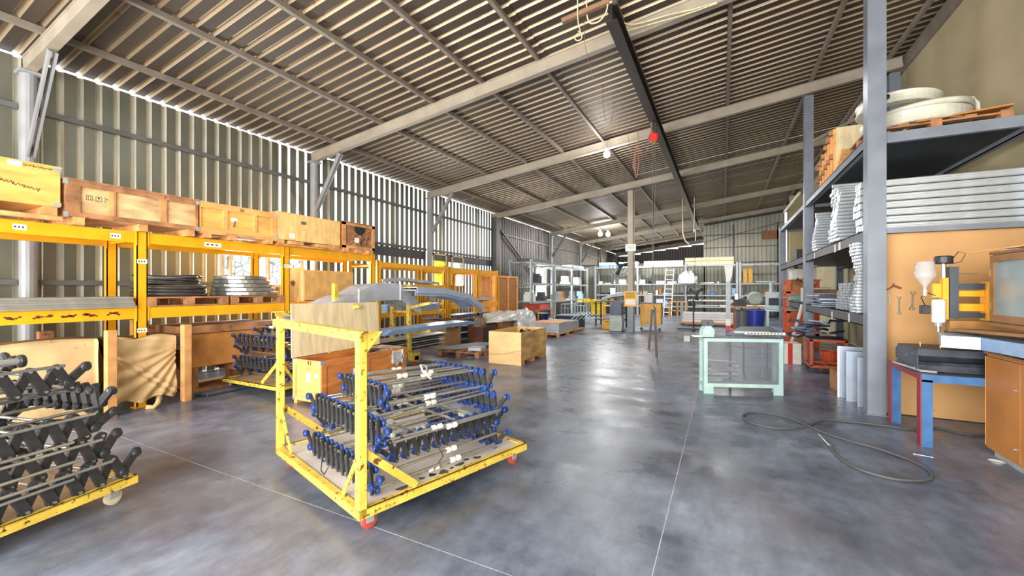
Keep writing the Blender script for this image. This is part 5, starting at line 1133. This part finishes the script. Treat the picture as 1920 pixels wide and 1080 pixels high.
# red work table with boxes
t = thing('work_table', 'orange steel work table with red boxes on top by the far left rack', 'table', (-6.75, 13.75, 0))
OY = mat('orange_yellow_paint', rgb(226, 150, 44), .5)
for (x, y) in ((0, 0), (.75, 0), (0, 1.5), (.75, 1.5)): BX(x, x+.05, y, y+.05, 0, .72).obj('leg', OY, t)
BX(0, .8, 0, 1.55, .72, .76).obj('table_top', WOODD, t)
for z in (.15,): BX(.0, .05, .05, 1.5, z, z+.04).obj('rail', OY, t); BX(.75, .8, .05, 1.5, z, z+.04).obj('rail', OY, t)
for (x, y, w, h, m_, lb) in ((-6.6, 13.85, .4, .2, mat('brick_red', rgb(176, 66, 44), .5), 'dark red box on the orange work table'), (-6.5, 14.55, .45, .18, mat('salmon_red', rgb(226, 104, 96), .5), 'salmon red box on the orange work table')):
    mb = MB(); mb.box(0, w, 0, .5, 0, h); mb.box(-.01, w+.01, -.01, .51, h-.03, h); o = mb.obj('tool_box', m_, None, loc=(x, y, .762)); tag(o, lb, 'box')
mb = MB(); mb.lathe((0, 0, 0), [(0, 0), (.22, 0), (.26, .55), (.27, .55), (.27, .58), (0, .58)], 18); o = mb.obj('navy_tub', mat('navy_plastic', rgb(34, 52, 110), .4), None, loc=(-6.3, 14.9, 0)); tag(o, 'navy plastic tub under the orange work table', 'tub'); 
o = BX(0, .35, 0, .4, 0, .4).obj('white_unit', WHT, None, loc=(-6.35, 16.2, 0)); BX(.35, .36, .04, .36, .05, .35).obj('grille', GIRT, o); tag(o, 'small white electrical unit on the floor behind the orange table', 'unit')
# yellow bin, grey stands
YB_ = mat('bright_yellow_bin', rgb(244, 204, 20), .4)
t = thing('yellow_bin', 'bright yellow tapered bin on castors in the far left corner', 'bin', (-6.55, 22.6, 0))
MB().prism([(.0, .0), (.62, .0), (.72, .8), (-.08, .8)], .6, (0, 0, .1), (1, 0, 0), (0, 0, 1), (0, 1, 0)).obj('body', YB_, t); BX(-.12, .76, -.03, .63, .88, .93).obj('rim', YB_, t); BX(.1, .66, -.06, -.03, .72, .77).obj('handle', CABF, t)
for x in (.08, .55): MB().lathe((x, .1, .05), [(0, -.02), (.05, -.02), (.05, .02), (0, .02)], 10, 'y').obj('castor', BLK, t)
for k in range(2): o = BX(0, .3, 0, .25, 0, .18).obj('yellow_tray', YB_ if k < 2 else WHT, None, loc=(-7.25+.35*k, 22.2, .82)); tag(o, ('left', 'right')[k]+' of two small yellow trays on the grey stand by the yellow bin', 'tray')
for k, (x, y, lb) in enumerate(((-6.9, 18.6, 'grey tubular stand nearest the orange table'), (-7.3, 21.9, 'grey tubular stand with yellow trays beside the yellow bin'))):
    t = thing('tube_stand', lb, 'stand', (x, y, 0))
    for xx in (0, .65): 
        for yy in (0, .5): BX(xx, xx+.04, yy, yy+.04, 0, .8).obj('leg', GR, t)
    BX(0, .69, 0, .04, .6, .64).obj('rail', GR, t); BX(0, .69, 0, .54, .78, .82).obj('top_frame', GR, t)
    for q in (.17, .34, .5): BX(q, q+.03, 0, .03, .15, .6).obj('bar', GR, t)
# black table with curved panels
t = thing('steel_table', 'black steel table carrying curved pale panels left of the column', 'table', (-4.75, 16.9, 0))
for (x, y) in ((0, 0), (1.25, 0), (0, .8), (1.25, .8)): BX(x, x+.06, y, y+.06, 0, .98).obj('leg', DARKJ, t)
BX(0, 1.31, 0, .86, .98, 1.03).obj('table_top', SC, t); BX(0, 1.31, 0, .06, .25, .3).obj('rail', DARKJ, t)
for k in range(3):
    o = MB().prism([(0, 0), (.4, .14), (.9, .22), (1.5, .26), (1.5, .23), (.9, .19), (.4, .11), (0, -.03)], .5, (0, 0, 0), (1, 0, 0), (0, 0, 1), (0, 1, 0)).obj('curved_metal_sheet', ALUW, None, loc=(-4.6+.05*k, 17.1, 1.065+.05*k)); tag(o, ('lowest', 'middle', 'uppermost')[k]+' curved pale panel on the black steel table', 'panel')
# column with notice cabinet, sign and fan
t = thing('steel_column', 'square grey steel column with a yellow notice case in the middle of the far floor', 'column', (-2.92, 15.0, 0))
BX(-.09, .09, -.09, .09, 0, 5.02).obj('shaft', STEEL, t); BX(-.1, .1, -.1, .1, 0, 1.5).obj('blue_casing', BLUEST, t); BX(.12, .15, -.06, -.03, .0, 4.9).obj('conduit', PURL, t)
fr = BX(-.2, .22, -.14, -.101, .9, 1.45).obj('notice_case', YEL, t)
BX(-.16, .18, -.144, -.1405, 1.2, 1.41).obj('notice_panel', mat('mustard_board', rgb(190, 150, 60), .6), fr); BX(-.16, .18, -.144, -.1405, .96, 1.15).obj('notice_sheet', PAPER, fr)
s_ = BX(-.16, .2, -.13, -.1, 2.86, 3.1).obj('white_sign', PAPER, t)
for k in range(3): BX(-.1, .14, -.132, -.1305, 2.93+.05*k, 2.945+.05*k).obj('faded_line', GIRT, s_)
t = thing('column_fan', 'round black fan fixed to the column above the notice case', 'fan', (-3.25, 14.9, 2.35), .5)
for k, r in enumerate((.42, .3, .16)): MB().tube([(r*math.cos(a), -.06*(2-k)*.5, r*math.sin(a)) for a in [2*PI*i/28 for i in range(28)]], .008, 5, True).obj('guard_ring', DARKJ, t)
for k in range(12): a = 2*PI*k/12; MB().cyl((0, -.08, 0), (.42*math.cos(a), 0, .42*math.sin(a)), .004, 4).obj('guard_wire', DARKJ, t)
for k in range(3):
    a = 2*PI*k/3; MB().prism([(0, 0), (.34, -.02), (.33, .14), (.05, .07)], .01, (0, .02, 0), (math.cos(a), .2, math.sin(a)), (-math.sin(a), 0, math.cos(a)), (0, 1, 0)).obj('blade', DARKJ, t)
MB().lathe((0, .05, 0), [(0, -.08), (.08, -.08), (.09, .1), (0, .14)], 14, 'y').obj('motor', DARKJ, t)
# grey cabinet and yellow cabinet by the column
t = thing('machine_cabinet', 'two-tone grey machine cabinet with rounded shoulder left of the column', 'cabinet', (-3.62, 14.75, 0))
MB().prism([(0, .02), (.42, .02), (.46, .3), (.42, .58), (0, .58)], .4, (0, 0, 0), (1, 0, 0), (0, 0, 1), (0, 1, 0)).obj('lower_body', mat('sage_grey', rgb(168, 182, 176), .5), t)
MB().prism([(0, .585), (.42, .585), (.42, 1.0), (.3, 1.12), (.12, 1.06), (.02, .92)], .38, (0, .01, 0), (1, 0, 0), (0, 0, 1), (0, 1, 0)).obj('upper_body', mat('slate_machine', rgb(86, 98, 114), .45), t); BX(-.02, .46, -.02, .42, 0, .02).obj('base', BLK, t)
t = thing('orange_stand', 'light orange tubular stand with small containers left of the grey cabinet', 'stand', (-4.1, 15.6, 0))
for (x, y) in ((0, 0), (.5, 0), (0, .4), (.5, .4)): BX(x, x+.035, y, y+.035, 0, .9).obj('leg', ORL, t)
for z in (.3, .86): BX(0, .535, 0, .435, z, z+.03).obj('shelf', ORL, t)
BX(.05, .4, .05, .35, 0, .28).obj('drawer_box', YEL, t)
t = thing('yellow_cabinet', 'mustard steel tool cabinet on castors right of the column', 'cabinet', (-2.72, 15.75, 0))
BX(0, .72, 0, .5, .22, .98).obj('body', mat('mustard_paint', rgb(214, 158, 40), .45), t); BX(-.01, .73, -.01, .51, .98, 1.01).obj('top', SC, t)
for (a, b) in ((.72, .96), (.24, .7)): BX(.01, .71, -.014, 0, a, b).obj('drawer', mat('mustard_light', rgb(226, 168, 60) if a > .5 else rgb(214, 158, 40), .45), t)
for x in (.02, .66): BX(x, x+.04, 0, .04, .06, .22).obj('leg', YEL, t); MB().lathe((x+.02, .02, .05), [(0, -.02), (.05, -.02), (.05, .02), (0, .02)], 10, 'y').obj('castor', BLK, t)
t = thing('white_press', 'white machine with a head and black motor on the yellow cabinet', 'machine', (-2.6, 15.85, 1.012))
BX(0, .3, 0, .3, 0, .3).obj('body', WHT, t, bevel=.01); BX(-.05, .1, .05, .25, .3, .42).obj('head', WHT, t); BX(.31, .38, .05, .2, .0, .28).obj('motor', BLK, t); BX(.42, .66, .02, .26, 0, .14).obj('tray', ALUW, t)
t = BX(-.06, .06, -.05, .05, 0, .16).obj('wall_clock', BLK, None); bpy.data.objects.remove(t)
# ladder
t = thing('ladder', 'white aluminium ladder leaning on the far shelf rack', 'ladder', (-3.05, 25.0, 0), rot=(-.08, .04, 0))
for x in (0, .42): BX(x, x+.045, 0, .06, 0, 2.75).obj('stile', TAPE, t)
for k in range(10): MB().cyl((.045, .03, .2+.27*k), (.42, .03, .2+.27*k), .02, 8).obj('rung', TAPE, t)
# wooden chair / frame
t = thing('wooden_stand', 'light wooden open stand in front of the far shelves', 'stand', (-2.5, 22.6, 0))
for (x, y) in ((0, 0), (.4, 0), (0, .4), (.4, .4), (.85, 0), (.85, .4)): BX(x, x+.05, y, y+.05, 0, .85).obj('leg', ORL, t)
BX(0, .9, 0, .45, .85, .89).obj('top', ORL, t); BX(0, .9, .0, .04, .4, .45).obj('rail', ORL, t)
# pedestal fan
t = thing('pedestal_fan', 'black pedestal fan on a wide flat base in the far floor', 'fan', (-.95, 16.4, 0))
MB().cyl((0, 0, .03), (0, 0, 1.15), .025, 10).obj('pole', DARKJ, t); MB().beam((-.55, 0, .05), (.5, .1, .05), .09, .05).obj('base_bar', DARKJ, t); MB().beam((0, -.3, .05), (.02, .4, .05), .09, .05).obj('base_bar', DARKJ, t)
for r in (.33, .22, .1): MB().tube([(r*math.cos(a)+.1, -.1, 1.38+r*math.sin(a)) for a in [2*PI*i/26 for i in range(26)]], .008, 5, True).obj('guard_ring', DARKJ, t)
for k in range(10): a = 2*PI*k/10; MB().cyl((.1, -.12, 1.38), (.1+.33*math.cos(a), -.08, 1.38+.33*math.sin(a)), .004, 4).obj('guard_wire', DARKJ, t)
for k in range(3):
    a = 2*PI*k/3+.4; MB().prism([(0, 0), (.27, -.02), (.26, .11), (.04, .06)], .01, (.1, -.07, 1.38), (math.cos(a), .2, math.sin(a)), (-math.sin(a), 0, math.cos(a)), (0, 1, 0)).obj('blade', DARKJ, t)
MB().lathe((.1, .02, 1.38), [(0, -.1), (.07, -.1), (.08, .12), (0, .16)], 14, 'y').obj('motor', DARKJ, t)
# profile carts in front of the far shelves
t = thing('profile_cart', 'low cart stacked with long white and pale profiles behind the pedestal fan', 'cart', (-1.6, 18.6, 0))
BX(0, 2.2, 0, .8, .1, .16).obj('deck', ORL, t)
for x in (.1, 2.0): MB().lathe((x, .1, .05), [(0, -.02), (.05, -.02), (.05, .02), (0, .02)], 10, 'y').obj('wheel', BLK, t)
for x in (.02, 2.13): BX(x, x+.05, 0, .05, .16, 1.0).obj('upright', GR, t); BX(x, x+.05, .75, .8, .16, 1.0).obj('upright', GR, t)
for k in range(12):
    o = BX(0, 2.0+.1*(k % 3), 0, .16, 0, .09).obj('white_profile', (TAPE, ALUW, ALU)[k % 3], None, loc=(-1.5+.05*(k % 2), 18.68+.22*(k % 3), .162+.1*(k//3))); tag(o, 'long pale profile stacked on the low cart behind the fan', 'profile', 'pale profiles on the low cart')
t = thing('work_table', 'long white-topped work table right behind the profile cart', 'table', (-1.2, 20.3, 0))
for (x, y) in ((0, 0), (1.9, 0), (0, .7), (1.9, .7)): BX(x, x+.05, y, y+.05, 0, .98).obj('leg', DARKJ, t)
BX(-.2, 2.1, -.05, .8, .98, 1.03).obj('table_top', TAPE, t)
o = BX(-.08, .08, -.06, .06, 0, .16).obj('small_white_box', WHT, None, loc=(-.92, 12.95, 0)); BX(.081, .09, -.05, .05, .01, .15).obj('dark_side', BLK, o); tag(o, 'small white and black box alone on the floor beyond the hanging hooks', 'box')
# taped post
t = thing('marked_post', 'grey post with red and blue tape bands and white rags on top', 'post', (.14, 13.5, 0))
BX(-.06, .06, -.06, .06, 0, 2.2).obj('shaft', GR, t); BX(-.063, .063, -.063, .063, .05, .3).obj('blue_band', BENCHB, t); BX(-.063, .063, -.063, .063, .3, .46).obj('red_band', RED, t); BX(-.063, .063, -.063, .063, .46, .65).obj('white_band', TAPE, t)
MB().prism([(-.1, 2.2), (.13, 2.2), (.1, 1.9), (.05, 1.75), (-.05, 1.72)], .02, (0, -.09, 0), (1, 0, 0), (0, 0, 1), (0, 1, 0)).obj('rag', TAPE, t)
BX(-.12, .12, -.12, .12, 0, .05).obj('foot', WHT, t)
# right rear: red table, blue bin, white saw, orange shelving
t = thing('work_table', 'red-legged work table with small machines left of the blue bin', 'table', (.35, 17.0, 0))
for (x, y) in ((0, 0), (.8, 0), (0, .6), (.8, .6)): BX(x, x+.05, y, y+.05, 0, .85).obj('leg', ORG if x == 0 else GIRT, t)
BX(-.15, .95, -.05, .7, .85, .89).obj('table_top', WOOD, t); BX(-.2, .9, -.3, .3, .0, .05).obj('red_base', RED, t)
t = thing('bench_machine', 'dark machine with round drum on the red-legged table', 'machine', (.3, 17.1, .892))
MB().lathe((.75, .3, .28), [(0, -.12), (.2, -.12), (.26, -.05), (.26, .1), (.2, .16), (0, .16)], 20, 'y').obj('drum', mat('sage_grey', rgb(168, 182, 176), .5), t); BX(.05, .45, .15, .45, 0, .25).obj('body', DARKJ, t); BX(.1, .2, .1, .3, .25, .45).obj('spindle', ALU, t); MB().cyl((-.05, .2, .1), (.4, .2, .36), .04, 8).obj('arm', ALU, t)
mb = MB(); mb.lathe((0, 0, 0), [(0, 0), (.24, 0), (.3, .75), (.33, .76), (.33, .8), (.29, .8), (.22, .02), (0, .02)], 20); o = mb.obj('blue_bin', mat('royal_blue_plastic', rgb(44, 60, 170), .4), None, loc=(1.0, 16.4, 0)); tag(o, 'royal blue round bin in front of the white saw', 'bin')
mb = MB(); mb.lathe((0, 0, 0), [(0, 0), (.22, 0), (.26, .75), (.29, .8), (.25, .8), (.2, .02), (0, .02)], 20); o = mb.obj('clear_bin', GIRT, None, loc=(.62, 16.4, 0)); tag(o, 'grey round bin left of the royal blue bin', 'bin')
t = thing('band_saw', 'white boxy saw machine on a pale four-legged stand right of the blue bin', 'machine', (1.3, 16.0, 0))
MW = mat('machine_white', rgb(196, 208, 214), .4, .1)
for (x, y) in ((0, 0), (.62, 0), (0, .5), (.62, .5)): BX(x, x+.06, y, y+.06, 0, .78).obj('leg', MINT, t)
BX(-.02, .75, -.02, .58, .78, .84).obj('table', MINT, t); BX(.0, .5, .05, .5, .845, 1.42).obj('body', MW, t, bevel=.01); BX(.06, .34, .03, .049, .98, 1.22).obj('window', DARKJ, t); BX(.5, .95, .1, .45, 1.1, 1.36).obj('arm', MW, t); MB().cyl((.15, .25, 1.42), (.15, .25, 1.75), .05, 10).obj('chimney', MW, t); BX(.45, .85, -.05, .4, .845, 1.0).obj('feed_tray', TAPE, t)
t = thing('orange_shelving', 'orange-red steel shelving stacked with green-edged glass by the mezzanine', 'shelving', (1.52, 13.1, 0))
for (x, y) in ((0, 0), (.62, 0), (0, .7), (.62, .7)): BX(x, x+.09, y, y+.09, 0, 1.75).obj('post', ORG, t)
for z in (.3, .88, 1.4): BX(0, .71, 0, .79, z, z+.05).obj('shelf', ORG, t)
BX(.09, .62, .02, .04, .5, .86).obj('side_panel', ORG, t)
GS_ = mat('green_edge_glass', rgb(150, 184, 170), .25, .1, .1)
for k in range(12):
    o = BX(0, .6, 0, .6, 0, .024).obj('glass_sheet', GS_, None, loc=(1.56+random.uniform(-.03, .02), 13.0+random.uniform(-.05, .05), .94+.034*k), rot=(0, 0, random.uniform(-.05, .05))); tag(o, 'green-edged glass sheet in the stack on the orange shelving', 'sheet', 'glass sheets on the orange shelving')
o = heap('brown_sack', 'brown sack slumped on the upper shelf of the orange shelving', 'sack', (1.85, 13.4, 1.46), .35, .3, .28, CARD, 51)
for k, (z, w, lb) in enumerate(((1.8, .55, 'lower of two white cartons stacked high by the mezzanine post'), (2.12, .45, 'upper of two white cartons stacked high by the mezzanine post'))):
    carton(lb, 1.72+.12*k, 13.7, z-.02, w, .5, .3, .05, WHT, False)
o = BX(0, .7, 0, .6, 0, .04).obj('carton_shelf', ORG, None, loc=(1.65, 13.65, 1.73)); o.parent = bpy.data.objects['orange_shelving']; o.location = (.13, .55, 1.735)
carton('brown carton on the floor under the orange shelving', 1.6, 13.15, 0, .5, .5, .28, 0, CARD, True)
o = BX(0, .5, 0, .4, 0, .35).obj('white_blue_crate', ALUB, None, loc=(1.1, 14.6, 0)); tag(o, 'pale blue plastic crate on the floor left of the orange shelving', 'crate')
o = carton('white and red carton behind the right side of the guard frame', 1.05, 9.9, 0, .35, .35, .42, .1, WHT, False); BX(.12, .2, -.002, 0, 0, .42).obj('red_stripe', RED, o)
for k, (x, y, z, w, h, m_, lb) in enumerate(((1.7, 11.2, 1.2, .6, .3, CARD, 'brown carton on the lower deck beyond the second post'), (1.75, 12.0, 1.2, .5, .35, WHT, 'white carton on the lower deck beyond the second post'), (1.7, 9.75, 1.2, .3, .14, WHT, 'small white box on the lower deck just before the second post'), (1.75, 10.0, 1.46, .7, .35, CARD, 'brown carton at the back of the lower deck'), (1.7, 11.4, 2.24, .9, .4, WOODD, 'dark wooden box on the middle deck beyond the second post'), (1.7, 12.8, 2.24, .8, .3, DARKJ, 'black bundle on the middle deck beyond the second post'))):
    if k == 3: z = 1.2; x = 2.2
    carton(lb, x, y, z, w, .55 if k != 2 else .25, h, 0, m_, False)
# light tube near the far pier
mb = MB(); mb.beam((0, 0, 0), (0, .0, 0.01), .03, .03)
o = MB().cyl((2.3, 20.5, 4.75), (2.55, 18.5, 5.1), .05, 8).obj('tube_lamp', mat('cream_tube', rgb(250, 240, 205), .4), None); tag(o, 'cream tube lamp slanting under the roof by the far pier', 'lamp')
